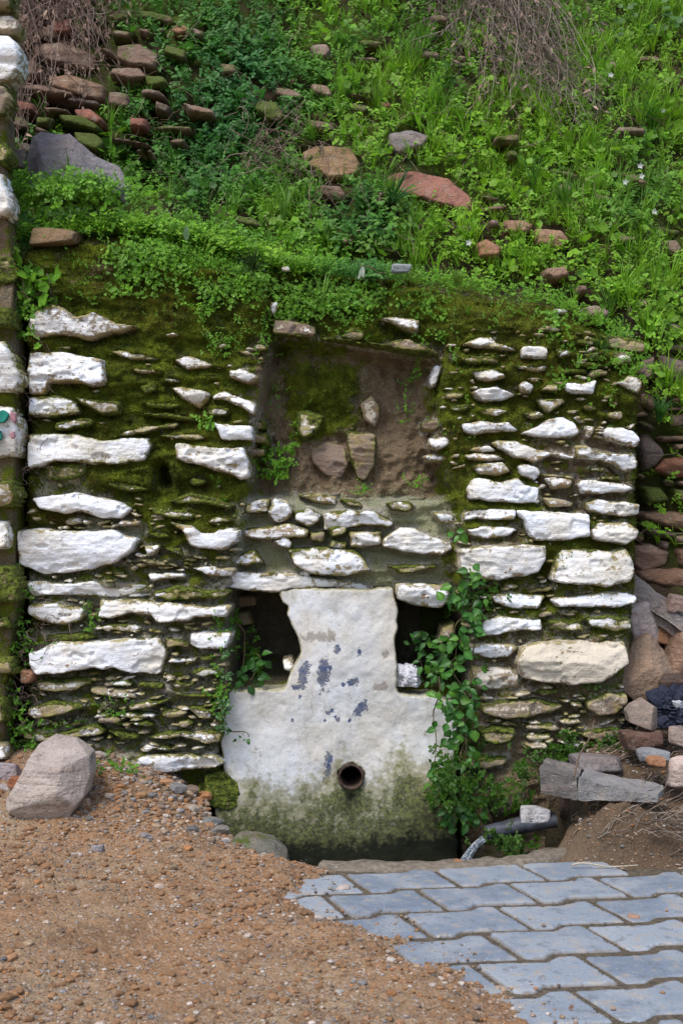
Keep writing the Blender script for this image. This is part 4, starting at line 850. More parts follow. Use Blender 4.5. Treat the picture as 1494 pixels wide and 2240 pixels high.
for r in range(-4, 15):
    for c in range(-6, 12):
        o = O+r*(e_-a_/2)+(c)*a_+cen_
        if r >= 0: pass
        if o[1] > (-.69 if o[0] < .30 else -.60) or o[1] < -2.75 or o[0] > 2.4: continue
        dd, _ = sdist(np.array([o]), [DIRT])
        if dd[0] > .22: continue
        ob = link('paver', PM[int(rng.integers(5))], PAV, (o[0], o[1], rng.normal()*.0015)); ob.rotation_euler = (rng.normal()*.006, rng.normal()*.006, rng.normal()*.006)
# ------------------------------------------------------------------ single rocks
def outline_rock(poly, y, dep, colr, seed, label, name='boulder', cat='boulder', cuts=(), mossy=0., rough=.02, sub=5, base=None):
    A = np.array(toworld(poly, y)); c = A.mean(0); N0, F0 = ICO[sub]
    th = np.arctan2(N0[:, 2], N0[:, 0]); R_ = np.zeros(len(th)); R_[:] = 9
    dirs = np.stack([np.cos(th), np.sin(th)], 1)
    for i in range(len(A)):
        a = A[i]-c; b = A[(i+1) % len(A)]-c; e = b-a
        den = dirs[:, 0]*e[1]-dirs[:, 1]*e[0]; den = np.where(abs(den) < 1e-9, 1e-9, den)
        t = (a[0]*e[1]-a[1]*e[0])/den; s = (a[0]*dirs[:, 1]-a[1]*dirs[:, 0])/den
        ok = (t > 0) & (s >= -.001) & (s <= 1.001); R_ = np.where(ok, np.minimum(R_, t), R_)
    R_ = np.where(R_ > 8, .05, R_)
    rad = np.sqrt(N0[:, 0]**2+N0[:, 2]**2)**.45
    V = np.stack([dirs[:, 0]*R_*rad, np.sign(N0[:, 1])*abs(N0[:, 1])**.7*dep/2, dirs[:, 1]*R_*rad], 1)
    sz = (A.max(0)-A.min(0)).max()
    for n, d in cuts:
        n = np.array(n, float); n /= np.linalg.norm(n); q = V@n-d*sz; V = V-np.clip(q, 0, None)[:, None]*n*.93
    k = 1/sz
    V = V*(1+((fbm(V[:, 0]*2*k+9, V[:, 1]*2*k, V[:, 2]*2*k, seed, 3)-.5)*rough*3)[:, None])+((fbm(V[:, 0]*14*k, V[:, 1]*14*k+4, V[:, 2]*14*k, seed, 4)-.5)*rough*sz*.5)[:, None]*N0
    zm = V[:, 2].min(); hh = V[:, 2].max()-zm; V[:, 2] -= zm
    ob = link(name, mesh_np(name, V, F0, MR, {'mossy': mossy*np.clip(V[:, 2]/hh*1.4-.2, 0, 1)}), None, (c[0], y, c[1]+zm), label, cat); ob.color = (*colr, 1); return ob
def put_rock(px, py, wpx, hpx, y, colr, seed, label=None, name='rock', cat='rock', dep=.8, rot=(0, 0, 0), mossy=0., sub=4, boxy=.6, parent=None, rough=.035, mat=None, planes=11, group=None):
    """(px,py) centre of its outline in the photo, at depth y"""
    sc = (y-CAMY)/FPX; w, h = wpx*sc, hpx*sc
    V, F = rock((w, w*dep, h), seed, sub, planes, rough, boxy); V = V@rotm(*rot).T
    e = V.max(0)-V.min(0); V = V*np.array([w/e[0], 1, h/e[2]])
    c = P(px, py, y); c[1] += 0
    zmin = V[:, 2].min(); V[:, 2] -= zmin
    me = mesh_np(name, V, F, mat or MR, {'mossy': mossy*np.clip(V[:, 2]/V[:, 2].max()*1.3, 0, 1)})
    ob = link(name, me, parent, (c[0], c[1], c[2]+zmin), label, cat if not parent else None, group)
    ob.color = (*colr, 1); return ob
outline_rock([(20,1745),(48,1700),(84,1630),(112,1612),(160,1620),(200,1650),(204,1690),(192,1735),(150,1792),(128,1805),(60,1790),(24,1765)], -.42, .36, (.43,.38,.35), 3, 'large squarish pinkish grey boulder on the dirt in front of the left pier', cuts=[((-.25,-1,.25),.34),((.85,-1,.1),.40),((0,-.45,1),.36),((-1,-.7,.3),.44),((.1,-1,-.7),.38)], mossy=.18, rough=.022)
outline_rock([(58,340),(68,305),(90,292),(130,300),(160,302),(185,325),(215,350),(262,362),(282,400),(270,440),(60,440)], .36, .42, (.27,.25,.26), 11, 'big grey boulder resting among the weeds above the left pier', cuts=[((-.3,-1,.5),.26),((.9,-1,.6),.27),((.2,-.4,1),.26),((-1,-.8,.1),.36)], rough=.055)
put_rock(38, 346, 44, 46, .30, (.22,.19,.17), 12, 'small grey block between the left wall and the big grey boulder', rot=(0, .1, .2), boxy=.9)
put_rock(1398, 1360, 100, 110, .26, (.46,.39,.38), 13, 'pale whitewash splashed rock behind the right edge of the fountain', rot=(.2, -.3, .3))
outline_rock([(1345,1500),(1352,1470),(1370,1430),(1385,1402),(1420,1385),(1455,1425),(1475,1470),(1480,1520),(1440,1535),(1375,1525)], .16, .36, (.30,.215,.155), 17, 'largest brown boulder in the rubble right of the fountain', cuts=[((-.4,-1,.5),.27),((.9,-1,.5),.28),((.1,-1,-.2),.30),((-1,-.5,.6),.36)], rough=.02)
put_rock(1500, 1440, 110, 150, .24, (.26,.17,.12), 15, 'brown boulder cut by the right edge behind the largest brown one', 'boulder', 'boulder', rot=(.3, .2, .4))
put_rock(1455, 1395, 80, 46, .30, (.30,.15,.08), 16, 'long orange brown stone under the leaning slab', rot=(0, .45, .2), boxy=.4)
outline_rock([(1368,1555),(1378,1542),(1405,1528),(1436,1548),(1440,1590),(1420,1598),(1372,1578)], -.10, .15, (.25,.205,.175), 18, 'grey brown five sided stone beside the dark cloth', 'rock', 'rock', cuts=[((-.2,-1,.3),.30),((1,-.8,0),.42)], rough=.012, sub=4)
put_rock(1405, 1622, 95, 44, -.14, (.12,.07,.055), 19, 'dark red brown stone below the five sided stone', boxy=.7)
put_rock(1482, 1610, 42, 46, -.22, (.42,.33,.29), 20, 'small pinkish block just under the dark cloth', boxy=.95, rough=.02)
put_rock(1490, 1690, 60, 66, -.30, (.52,.42,.38), 21, 'pale pink rough stone cut by the right edge of the photo')
put_rock(1305, 1670, 120, 40, -.20, (.20,.18,.18), 22, 'flat grey slab lying behind the broken kerb block', rot=(0, .05, .1), dep=.6, boxy=.9, rough=.015)
put_rock(1425, 1652, 70, 28, -.26, (.25,.27,.29), 23, 'flat bluish stone on the rubble with an orange chip before it', dep=.6, boxy=.9, rough=.015)
put_rock(1436, 1666, 42, 22, -.31, (.34,.17,.09), 24, 'orange brick chip in front of the flat bluish stone', 'brick_chip', 'brick piece', boxy=.95, rough=.015)
put_rock(1480, 1318, 44, 40, .20, (.26,.19,.17), 25, 'small brown block lying on top of the leaning grey slab', boxy=.9)
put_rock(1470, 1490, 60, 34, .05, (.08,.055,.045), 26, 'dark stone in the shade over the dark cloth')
put_rock(18, 1688, 56, 40, -.2, (.34,.30,.32), 27, 'lilac grey stone at the foot of the left wall', boxy=.7)
put_rock(8, 1735, 50, 36, -.3, (.36,.32,.33), 29, 'pale grey stone cut by the left edge beside the squarish boulder', boxy=.7)
put_rock(40, 1712, 44, 30, -.34, (.25,.10,.05), 30, 'rust brown stone left of the squarish boulder')
put_rock(295, 1766, 34, 34, -.18, (.44,.32,.25), 31, 'round pale pink stone on top of the gravel pile')
put_rock(184, 1760, 30, 28, -.40, (.42,.30,.22), 32, 'rounded tan stone touching the right of the squarish boulder')
put_rock(240, 2002, 36, 36, -1.13, (.52,.38,.30), 33, 'pale round pebble in the middle of the dirt, left one of a pair', 'pebble', 'pebble', sub=3)
put_rock(329, 1986, 32, 30, -1.08, (.48,.36,.27), 34, 'pale round pebble in the middle of the dirt, right one of a pair', 'pebble', 'pebble', sub=3)
put_rock(752, 1948, 34, 26, -.88, (.55,.47,.43), 35, 'pinkish white quartz pebble lying on the first row of pavers', 'pebble', 'pebble', sub=3)
put_rock(583, 1976, 52, 20, -1.0, (.46,.13,.08), 36, 'red and pink brick fragment on the dirt near the pavers', 'brick_chip', 'brick piece', boxy=.95, sub=3)
put_rock(452, 2010, 44, 22, -1.18, (.40,.23,.14), 37, 'tan oblong stone with a white chip behind it', sub=3)
put_rock(447, 1996, 26, 14, -1.12, (.66,.64,.60), 38, 'small white chip behind the tan oblong stone', sub=3)
put_rock(900, 2135, 56, 34, -1.60, (.42,.23,.12), 39, 'orange stone on the dirt heap beside the pavers', sub=3)
put_rock(872, 2120, 46, 28, -1.56, (.36,.22,.13), 40, 'brown stone half behind the orange stone', sub=3)
put_rock(1085, 2176, 60, 28, -1.74, (.50,.38,.28), 41, 'flat pale stone on the dirt at the edge of the pavers', dep=.7, sub=3)
put_rock(428, 2150, 36, 22, -1.62, (.40,.31,.20), 42, 'ochre pebble in the lower left part of the dirt', 'pebble', 'pebble', sub=3)
put_rock(1386, 2012, 26, 20, -1.17, (.44,.28,.20), 43, 'small round tan pebble on the pavers at the right', 'pebble', 'pebble', sub=3)
put_rock(1130, 2088, 18, 16, -1.46, (.48,.28,.15), 44, 'tiny orange pebble in a joint of the pavers', 'pebble', 'pebble', sub=3)
put_rock(348, 1942, 46, 20, -.92, (.07,.06,.055), 45, 'dark grey clod on the dirt above the round pebbles', 'clod', 'clod', sub=3)
put_rock(213, 1858, 30, 20, -.70, (.24,.24,.26), 46, 'grey stone in the row below the squarish boulder', sub=3)
put_rock(90, 1862, 34, 26, -.70, (.40,.24,.12), 47, 'ochre stone at the left of the row below the boulder', sub=3)
put_rock(166, 1872, 32, 14, -.75, (.50,.42,.38), 48, 'flat pale stone in the row below the boulder', sub=3)
put_rock(500, 1893, 34, 20, -.70, (.50,.36,.22), 49, 'yellowish broken pebble near the flat bluish slab', 'pebble', 'pebble', sub=3)
put_rock(1002, 1888, 24, 14, -.60, (.36,.17,.08), 50, 'small orange stone on the basin rim under the water jet', sub=3)
put_rock(62, 1480, 36, 30, -.02, (.26,.14,.09), 51, 'reddish stone in the rooty crevice left of the fountain', sub=3)
put_rock(420, 1800, 120, 26, -.24, (.24,.25,.24), 52, 'flat grey slab tucked under the left pier', dep=.5, boxy=.95, rough=.01, mossy=.2)
put_rock(475, 1816, 54, 18, -.30, (.22,.21,.19), 53, 'narrow grey slab in front of the slab under the left pier', dep=.5, boxy=.95, rough=.01)
outline_rock([(520,1832),(560,1836),(600,1846),(628,1870),(632,1890),(540,1880),(500,1850)], -.40, .3, (.15,.15,.125), 54, 'mossy dark slab forming the left lip of the basin', 'rock', 'rock', cuts=[((0,-.3,1),.16)], mossy=.35, rough=.03, sub=4)
put_rock(575, 1896, 84, 20, -.66, (.30,.32,.34), 55, 'flat bluish slab half buried in gravel left of the pavers', dep=1.2, boxy=.95, rough=.01, sub=3)
put_rock(1168, 1784, 66, 40, -.30, (.44,.45,.47), 56, 'white grey mortar lump resting on the black pipe', boxy=.8)
put_rock(1250, 1760, 60, 60, -.10, (.09,.06,.045), 57, 'dark wet stone under the broken kerb block', mossy=.2)
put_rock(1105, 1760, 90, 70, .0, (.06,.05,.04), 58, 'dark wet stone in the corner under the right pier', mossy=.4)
0 and put_rock(1345, 1768, 190, 62, -.52, (.13,.085,.055), 59, 'lump of dark earth in front of the broken kerb block', 'earth_clod', 'clod', rough=.12)
# box-like pieces: kerb block, leaning slab
def box_stone(corners, depth_vec, colr, label, name, cat, seed, mat=None):
    A = np.array(corners); B = A+np.array(depth_vec); V = np.concatenate([A, B])
    F = [(0,1,2,3),(7,6,5,4),(0,4,5,1),(1,5,6,2),(2,6,7,3),(3,7,4,0)]
    # subdivide bilinearly with relief
    VV = []; FF = []
    for f in F:
        q = V[list(f)]; n = np.cross(q[1]-q[0], q[3]-q[0]); n /= np.linalg.norm(n)
        nu = max(2, int(np.linalg.norm(q[1]-q[0])/.012)); nv = max(2, int(np.linalg.norm(q[3]-q[0])/.012))
        u, v = np.meshgrid(np.linspace(0, 1, nu+1), np.linspace(0, 1, nv+1))
        p = (q[0]*((1-u)*(1-v))[..., None]+q[1]*(u*(1-v))[..., None]+q[2]*(u*v)[..., None]+q[3]*((1-u)*v)[..., None]).reshape(-1, 3)
        b = len(np.concatenate(VV)) if VV else 0
        I = np.arange((nu+1)*(nv+1)).reshape(nv+1, nu+1)+b
        VV.append(p); FF.append(np.stack([I[:-1, :-1], I[:-1, 1:], I[1:, 1:], I[1:, :-1]], -1).reshape(-1, 4))
    VV = np.concatenate(VV); c = VV.mean(0)
    for s_ in range(3): VV[:, s_] += (fbm(VV[:, 0]*25, VV[:, 1]*25, VV[:, 2]*25, seed+s_, 3)-.5)*.014
    VV, o = centred(VV)
    ob = link(name, mesh_np(name, VV, np.concatenate(FF), mat or MR, {'mossy': np.zeros(len(VV))}), None, o, label, cat); ob.color = (*colr, 1); return ob
box_stone([P(1180,1735,-.36), P(1262,1752,-.40), P(1262,1704,-.40), P(1180,1683,-.36)], (.05, .16, .01), (.16,.15,.145), 'broken concrete kerb block, the left and taller piece', 'kerb_block', 'kerb block', 71)
box_stone([P(1265,1752,-.40), P(1440,1756,-.50), P(1440,1742,-.50), P(1265,1705,-.40)], (.05, .13, .01), (.22,.22,.225), 'long concrete kerb block sinking into the dirt at its right end', 'kerb_block', 'kerb block', 72)
box_stone([P(1376,1300,.22), P(1520,1400,.16), P(1520,1372,.16), P(1384,1272,.22)], (.02, .22, .08), (.26,.235,.23), 'long grey stone slab leaning down to the right behind the fountain', 'leaning_slab', 'slab', 73)
box_stone([P(1400,1345,.24), P(1520,1420,.20), P(1520,1402,.20), P(1396,1318,.24)], (.02, .2, .02), (.21,.18,.17), 'second darker slab under the long leaning slab', 'leaning_slab', 'slab', 74)
# ------------------------------------------------------------------ gravel
NG = 52000
gx = rng.uniform(-1.5, 1.4, NG*3); gy = -2.6+2.75*rng.random(NG*3)**1.0
gz, gd, gp = ground_z(gx, gy)
dens = np.where(gd > 0, .62+1.6*(fbm(gx*3, gy*3, 0, 601, 3)-.5)+1.3*np.exp(-((gx+.55)/.4)**2)*sstep(-.8, -.2, gy)+.5*sstep(.25, .0, gd), 0)
dens = np.where((gd <= 0) & (gx > .80) & (gy > -.60), .85, dens); dens = np.where((gd <= 0) & (gd > -.12), .14, dens); dens = np.where((gd <= -.12) & (gy < -.6), .006, dens)
dens = np.where(gp > -.01, 0, dens)
k = np.where(rng.random(NG*3) < dens)[0][:NG]
gx, gy, gz, gd = gx[k], gy[k], gz[k], gd[k]; n = len(k)
near = sstep(-2.6, 0, gy)
size = .0012+.0045*rng.random(n)**5+.010*(rng.random(n) < .014)*rng.random(n); size *= 1+1.3*np.exp(-((gx+.6)/.4)**2)*sstep(-.7, -.2, gy)
size = np.where(gd <= 0, np.minimum(size, .007), size)
clod = rng.random(n) < .028; size = np.where(clod & (gd > .05), rng.uniform(.004, .012, n), size)
order = np.argsort(-size); gx, gy, gz, gd, size, clod = gx[order], gy[order], gz[order], gd[order], size[order], clod[order]
nbig = int(n*.16); vid = np.where(np.arange(n) < nbig, rng.integers(0, 8, n), rng.integers(8, 14, n))
variants = [rock((2, 2, 1.5), 900+i, 1, 6, .05, .5) for i in range(8)]+[rock((2, 2, 1.5), 950+i, 0, 5, .1, .3) for i in range(6)]
pal = np.array([(.46,.26,.13),(.44,.31,.20),(.56,.45,.36),(.42,.30,.22),(.48,.23,.10),(.34,.25,.19),(.62,.54,.47),(.40,.22,.12),(.30,.28,.27),(.46,.33,.23)])
VV, FF, CC = [], [], []; b = 0
for v in range(14):
    kk = np.where(vid == v)[0]; V0, F0 = variants[v]; m = len(V0)
    an = rng.uniform(0, 6.28, len(kk)); ca, sa = np.cos(an), np.sin(an); s = size[kk][:, None]*rng.uniform(.7, 1.3, (len(kk), 1))
    x = (V0[None, :, 0]*ca[:, None]-V0[None, :, 1]*sa[:, None])*s; y = (V0[None, :, 0]*sa[:, None]+V0[None, :, 1]*ca[:, None])*s; z = V0[None, :, 2]*s*.8
    z0 = np.where(gd[kk] <= 0, np.where(gy[kk] < -.62, .0, gz[kk]), gz[kk])
    z0 = np.where((gd[kk] <= 0) & (gx[kk] < .85), 0.0, z0)
    VV.append(np.stack([x+gx[kk][:, None], y+gy[kk][:, None], z+z0[:, None]+s*.25], -1).reshape(-1, 3))
    FF.append((F0[None]+(np.arange(len(kk))*m)[:, None, None]+b).reshape(-1, 3)); b += len(kk)*m
    pc = pal[rng.integers(0, 10, len(kk))]*rng.uniform(.45, 1.0, (len(kk), 1)); pc = np.where(clod[kk][:, None], np.array((.30, .165, .085))*rng.uniform(.7, 1.15, (len(kk), 1)), pc)
    CC.append(np.repeat(pc, m, 0))
link('gravel', mesh_np('gravel', np.concatenate(VV), np.concatenate(FF), MGR, cols={'col': np.concatenate(CC)}, smooth=False), kind='stuff')
# ------------------------------------------------------------------ leaves and sprigs
def leafV(base, d, up, L, Wd, cup=.25, nseg=2, tip=.0, shape='ov'):
    d = np.array(d, float); d /= np.linalg.norm(d); s = np.cross(d, up); s /= (np.linalg.norm(s)+1e-9); n = np.cross(s, d)
    b = np.array(base, float)
    if nseg == 2:
        V = [b, b+d*L*.45-s*Wd*.5+n*L*cup*.25, b+d*L*.48+n*L*.02, b+d*L*.45+s*Wd*.5+n*L*cup*.25, b+d*L-n*L*cup*.5]
        F = [(0,2,1),(0,3,2),(1,2,4),(2,3,4)]
    else:
        V = [b]; ws = {'ov': (.62, 1., .62), 'lance': (.7, .9, .5)}[shape]
        for i, (t, w) in enumerate(zip((.22, .5, .8), ws)):
            m = b+d*L*t-n*L*cup*t*t*.6
            V += [m-s*Wd*.5*w+n*Wd*.16, m, m+s*Wd*.5*w+n*Wd*.16]
        V.append(b+d*L-n*L*cup*.7)
        F = [(0,2,1),(0,3,2)]
        for i in (0, 1):
            a = 1+3*i; F += [(a,a+1,a+4),(a,a+4,a+3),(a+1,a+2,a+5),(a+1,a+5,a+4)]
        F += [(7,8,10),(8,9,10)]
    return np.array(V), np.array(F)
def rdir(r, el0, el1, az=None):
    a = r.uniform(0, 6.28) if az is None else az; e = r.uniform(el0, el1)
    return np.array([math.cos(a)*math.cos(e), math.sin(a)*math.cos(e), math.sin(e)])
class Sp:
    def __init__(s): s.V = []; s.F = []; s.c = []; s.n = 0
    def add(s, V, F, c=1.):
        s.V.append(V); s.F.append(F+s.n); s.c.append(np.full(len(V), c)); s.n += len(V)
    def stem(s, a, b, w=.0012, c=.8):
        a, b = np.array(a), np.array(b); d = b-a; q = np.cross(d, (.3, 1, .2)); q = q/(np.linalg.norm(q)+1e-9)*w
        s.add(np.array([a-q, a+q, b]), np.array([(0, 1, 2)]), c)
    def get(s): return np.concatenate(s.V), np.concatenate(s.F), np.concatenate(s.c)
def t_chick(r, big=1.):
    s = Sp(); L = r.uniform(.035, .07); top = rdir(r, .7, 1.5)*L; s.stem((0, 0, 0), top, .0012)
    for i in range(4):
        p = top*(i+1)/4; a = r.uniform(0, 6.28)
        for k in (0, 3.14):
            l = r.uniform(.010, .017)*big; V, F = leafV(p, rdir(r, .0, .6, a+k), (0, 0, 1), l, l*.75); s.add(V, F, r.uniform(.75, 1.2))
    for k in range(3):
        l = r.uniform(.007, .011)*big; V, F = leafV(top, rdir(r, .5, 1.1), (0, 0, 1), l, l*.7); s.add(V, F, 1.3)
    return s.get()
def t_clover(r):
    s = Sp()
    for i in range(6):
        top = rdir(r, .5, 1.4)*r.uniform(.02, .05); s.stem((0, 0, 0), top, .0008); a = r.uniform(0, 6.28)
        for k in range(3):
            l = r.uniform(.008, .013); V, F = leafV(top, rdir(r, -.1, .5, a+k*2.09), (0, 0, 1), l, l*1.0, .1); s.add(V, F, r.uniform(.8, 1.2))
    return s.get()
def t_broad(r):
    s = Sp(); L = r.uniform(.05, .10); top = rdir(r, 1.0, 1.5)*L; s.stem((0, 0, 0), top, .0018)
    for i in range(4):
        p = top*(i+1)/4; a = r.uniform(0, 6.28)
        for k in (0, 3.14):
            l = r.uniform(.028, .042)*(1.1-.2*i); V, F = leafV(p, rdir(r, -.2, .5, a+k), (0, 0, 1), l, l*.6, .35, 3); s.add(V, F, r.uniform(.75, 1.15))
    return s.get()
def t_feather(r):
    s = Sp()
    for i in range(5):
        d = rdir(r, .3, 1.2); L = r.uniform(.03, .06); s.stem((0, 0, 0), d*L, .0009)
        for j in range(7):
            p = d*L*(.3+.7*j/6); l = r.uniform(.006, .010); V, F = leafV(p, d*.5+rdir(r, -.3, .8), (0, 0, 1), l, l*.6, .1); s.add(V, F, r.uniform(.8, 1.25))
    return s.get()
def t_grass(r, L0=.08, L1=.17, nb=11):
    s = Sp()
    for i in range(nb):
        a = r.uniform(0, 6.28); L = r.uniform(L0, L1); w = r.uniform(.0014, .0028); ln = r.uniform(.15, .8)
        d = np.array([math.cos(a), math.sin(a), 0]); sd = np.array([-math.sin(a), math.cos(a), 0])
        b = d*r.uniform(0, .015); P_ = [b+d*L*ln*t*t*.9+np.array([0, 0, 1])*L*(t-.35*ln*t*t*t) for t in (0, .35, .7, 1)]
        V = np.array([P_[0]-sd*w*.7, P_[0]+sd*w*.7, P_[1]-sd*w, P_[1]+sd*w, P_[2]-sd*w*.7, P_[2]+sd*w*.7, P_[3]])
        s.add(V, np.array([(0,1,3),(0,3,2),(2,3,5),(2,5,4),(4,5,6)]), r.uniform(.7, 1.25))
    return s.get()
def disk_leaf(p, nrm, rad, lob, r):
    nrm = np.array(nrm)/np.linalg.norm(nrm); u = np.cross(nrm, (.31, .2, .9)); u /= np.linalg.norm(u); v = np.cross(nrm, u)
    n = 14; V = [np.array(p)-nrm*rad*.18]
    for i in range(n):
        a = 6.283*i/n; q = rad*(1+lob*math.cos(5*a)+r.uniform(-.05, .05)); V.append(np.array(p)+(u*math.cos(a)+v*math.sin(a))*q)
    return np.array(V), np.array([(0, 1+i, 1+(i+1) % n) for i in range(n)])
def t_round(r, rad=.017, lob=.16, n=4):
    s = Sp()
    for i in range(n):
        top = rdir(r, .4, 1.3)*r.uniform(.03, .07); s.stem((0, 0, 0), top, .001); V, F = disk_leaf(top, rdir(r, .5, 1.3), rad*r.uniform(.7, 1.2), lob, r); s.add(V, F, r.uniform(.8, 1.15))
    return s.get()
RT = np.random.default_rng(5)
TPL = {'chick': [t_chick(RT) for _ in range(5)], 'clover': [t_clover(RT) for _ in range(4)], 'broad': [t_broad(RT) for _ in range(4)], 'feather': [t_feather(RT) for _ in range(4)], 'grass': [t_grass(RT) for _ in range(4)], 'round': [t_round(RT) for _ in range(3)], 'tiny': [t_chick(RT, .6) for _ in range(3)]}
def bake(kind, pos, ups, scale, colr):
    """copies of the sprigs of one kind at pos, their axis along ups"""
    VV, FF, CC = [], [], []; b = 0; T = TPL[kind]; n = len(pos)
    if n == 0: return None
    ups = ups/np.linalg.norm(ups, axis=1)[:, None]; ref = rng.normal(size=(n, 3)); u = np.cross(ups, ref); u /= np.linalg.norm(u, axis=1)[:, None]; v = np.cross(ups, u)
    for i, (V0, F0, c0) in enumerate(T):
        k = np.where(np.arange(n) % len(T) == i)[0]
        if not len(k): continue
        W_ = (V0[None, :, 0, None]*u[k][:, None]+V0[None, :, 1, None]*v[k][:, None]+V0[None, :, 2, None]*ups[k][:, None])*scale[k][:, None, None]+pos[k][:, None]
        m = len(V0); VV.append(W_.reshape(-1, 3)); FF.append((F0[None]+(np.arange(len(k))*m)[:, None, None]+b).reshape(-1, 3)); b += len(k)*m
        CC.append((colr[k][:, None]*c0[None, :, None]).reshape(-1, 3))
    return np.concatenate(VV), np.concatenate(FF), np.concatenate(CC)
def join(parts):
    parts = [p for p in parts if p is not None]; V, F, C = [], [], []; b = 0
    for v, f, c in parts: V.append(v); F.append(f+b); C.append(c); b += len(v)
    return np.concatenate(V), np.concatenate(F), np.clip(np.concatenate(C), 0, 1)
BRI, MID, DRK, YEL, TEAL = map(np.array, ((.225,.47,.032), (.135,.33,.025), (.058,.18,.022), (.42,.60,.045), (.045,.19,.055)))
def mixc(a, b, t): return a*(1-t[:, None])+b*t[:, None]
# ---- hill cover
N = 42000
px = rng.uniform(-420, 1950, N); py = rng.uniform(-420, 1260, N)
front = np.interp(px, [-420,40,60,260,420,560,640,800,980,1250,1400,1405,2000], [700,640,500,490,520,560,580,592,608,668,745,1300,1300])
ok = py < front+12
st = np.zeros(N)
for a in HS_SD:
    lo = a.min(0); hi = a.max(0); kk = np.where((px > lo[0]-2) & (px < hi[0]+2) & (py > lo[1]-2) & (py < hi[1]+4))[0]
    if len(kk): st[kk] = np.maximum(st[kk], inside(np.stack([px[kk], py[kk]], 1), a)*1.)
dens = np.ones(N)
G = lambda cx, cy, rx, ry: np.exp(-((px-cx)/rx)**2-((py-cy)/ry)**2)
bare = G(60, 130, 130, 170)+.88*G(190, 190, 180, 160)+.7*G(900, 420, 120, 70)+.4*G(890, 310, 50, 40)+.75*G(1100, 80, 130, 110)+.5*G(1060, 200, 90, 60)+.7*G(1010, 0, 160, 40)+.75*G(690, 330, 60, 80)+.8*G(600, 330, 40, 50)+.4*G(300, 130, 90, 80)+.4*G(720, 470, 60, 50)+.5*G(1150, 535, 90, 30)+.35*G(1350, 600, 80, 30)+.5*G(480, 40, 30, 30)
bare += .75*((px > 1385) & (py > 930))+.25*((px > 1385) & (py > 760))+.5*G(150, 370, 90, 60)
dens = np.clip(1.15-bare, 0, 1)*np.clip(.50+2.3*(fbm(px/60, py/60, 0, 801, 4)-.28), .2, 1.2)
dens = np.where((px > 760) & (py > front-34), dens*.16, dens)
dens *= np.where(st > 0, .04, 1.)
keep = ok & (rng.random(N) < dens)
px, py = px[keep], py[keep]; n = len(px)
pos = on_hill(px, py); pos[:, 1] -= .02
clump = fbm(px/60, py/60, 0, 811, 3); pos[:, 1] -= .10*np.clip(clump-.4, 0, 1)*rng.random(n)+.02
up = np.stack([rng.normal(size=n)*.35, -.75+rng.normal(size=n)*.3, .8+rng.normal(size=n)*.3], 1)
b1 = fbm(px/110, py/110, 0, 821, 3); teal = np.clip(1.2*np.exp(-((px-500)/190)**2-((py-230)/200)**2)+.9*np.exp(-((px-790)/120)**2-((py-500)/80)**2)+.5*np.exp(-((px-1350)/80)**2-((py-480)/100)**2), 0, 1)
bright = np.clip(sstep(500, 800, px)*.8+.5*sstep(380, 520, py)*sstep(250, 350, px)+(b1-.5)*2.2, 0, 1)*(1-.7*teal)
u = rng.random(n)
kind = np.where(u < .30, 'chick', np.where(u < .52, 'feather', np.where(u < .68, 'clover', np.where(u < .80, 'broad', np.where(u < .93, 'grass', 'round')))))
gr = fbm(px/70, py/70, 0, 831, 2)
kind = np.where((gr > .60) & (px > 740) & (rng.random(n) < .5), 'grass', kind)
kind = np.where((teal > .4) & (rng.random(n) < .45), 'broad', kind)
kind = np.where((kind == 'broad') & (teal < .15) & (rng.random(n) < .7), 'chick', kind)
colr = mixc(np.tile(DRK, (n, 1)), np.tile(BRI, (n, 1)), np.clip(.30+.8*bright+rng.normal(size=n)*.15, 0, 1))
colr = mixc(colr, np.tile(TEAL, (n, 1)), teal*.7); colr = mixc(colr, np.tile(YEL, (n, 1)), np.clip((bright-.3), 0, 1)*rng.random(n)*.55)
colr = colr*rng.uniform(.7, 1.25, (n, 1))
parts = []
for kd in ('chick', 'feather', 'clover', 'broad', 'grass', 'round'):
    k = np.where(kind == kd)[0]; upk = up[k].copy()
    if kd == 'grass': upk[:, 2] += .5
    sc = rng.uniform(.8, 1.5, len(k))*(.8 if kd == 'grass' else 1)
    parts.append((kd, bake(kd, pos[k], upk, sc, colr[k])))
V, F, C_ = join([p for kd, p in parts if kd != 'grass']); link('ground_cover', mesh_np('ground_cover', V, F, ML, cols={'col': C_}), kind='stuff')
V, F, C_ = join([p for kd, p in parts if kd == 'grass']); link('grass', mesh_np('grass', V, F, ML, cols={'col': C_}), kind='stuff')
# ---- weeds along the top edge of the fountain and hanging over its face
N = 5200
px = rng.uniform(35, 1400, N); t = rng.random(N)
edge = np.interp(px, [35,110,260,420,560,640,800,980,1100,1250,1400], [520,500,490,520,560,580,592,606,625,668,742])
lush = np.interp(px, [35,100,240,300,560,700,850,980,1150,1400], [.5,.35,.55,1.,1.,.40,.12,.06,.05,.08]); keep = rng.random(N) < lush*1.0; px, edge, t = px[keep], edge[keep], t[keep]; n = len(px)
yy = .06+.42*t**1.2; z = toworld(np.stack([px, edge], 1), 0)[:, 1]-.03+.10*t*(rng.random(n))
pos = np.stack([(px-747)/FPX*(5+yy*.6), yy, z+.02], 1)
up = np.stack([rng.normal(size=n)*.35, -.55+rng.normal(size=n)*.3, 1.+rng.normal(size=n)*.2], 1)
u = rng.random(n); parts = []
colr = mixc(np.tile(MID, (n, 1)), np.tile(BRI*1.1, (n, 1)), rng.random(n)); colr = mixc(colr, np.tile(YEL, (n, 1)), rng.random(n)*.35*np.interp(px, [0, 300, 600, 800], [0, 1, 1, .3]))
tl = np.exp(-((px-800)/90)**2); colr = mixc(colr, np.tile(TEAL, (n, 1)), tl*.7)
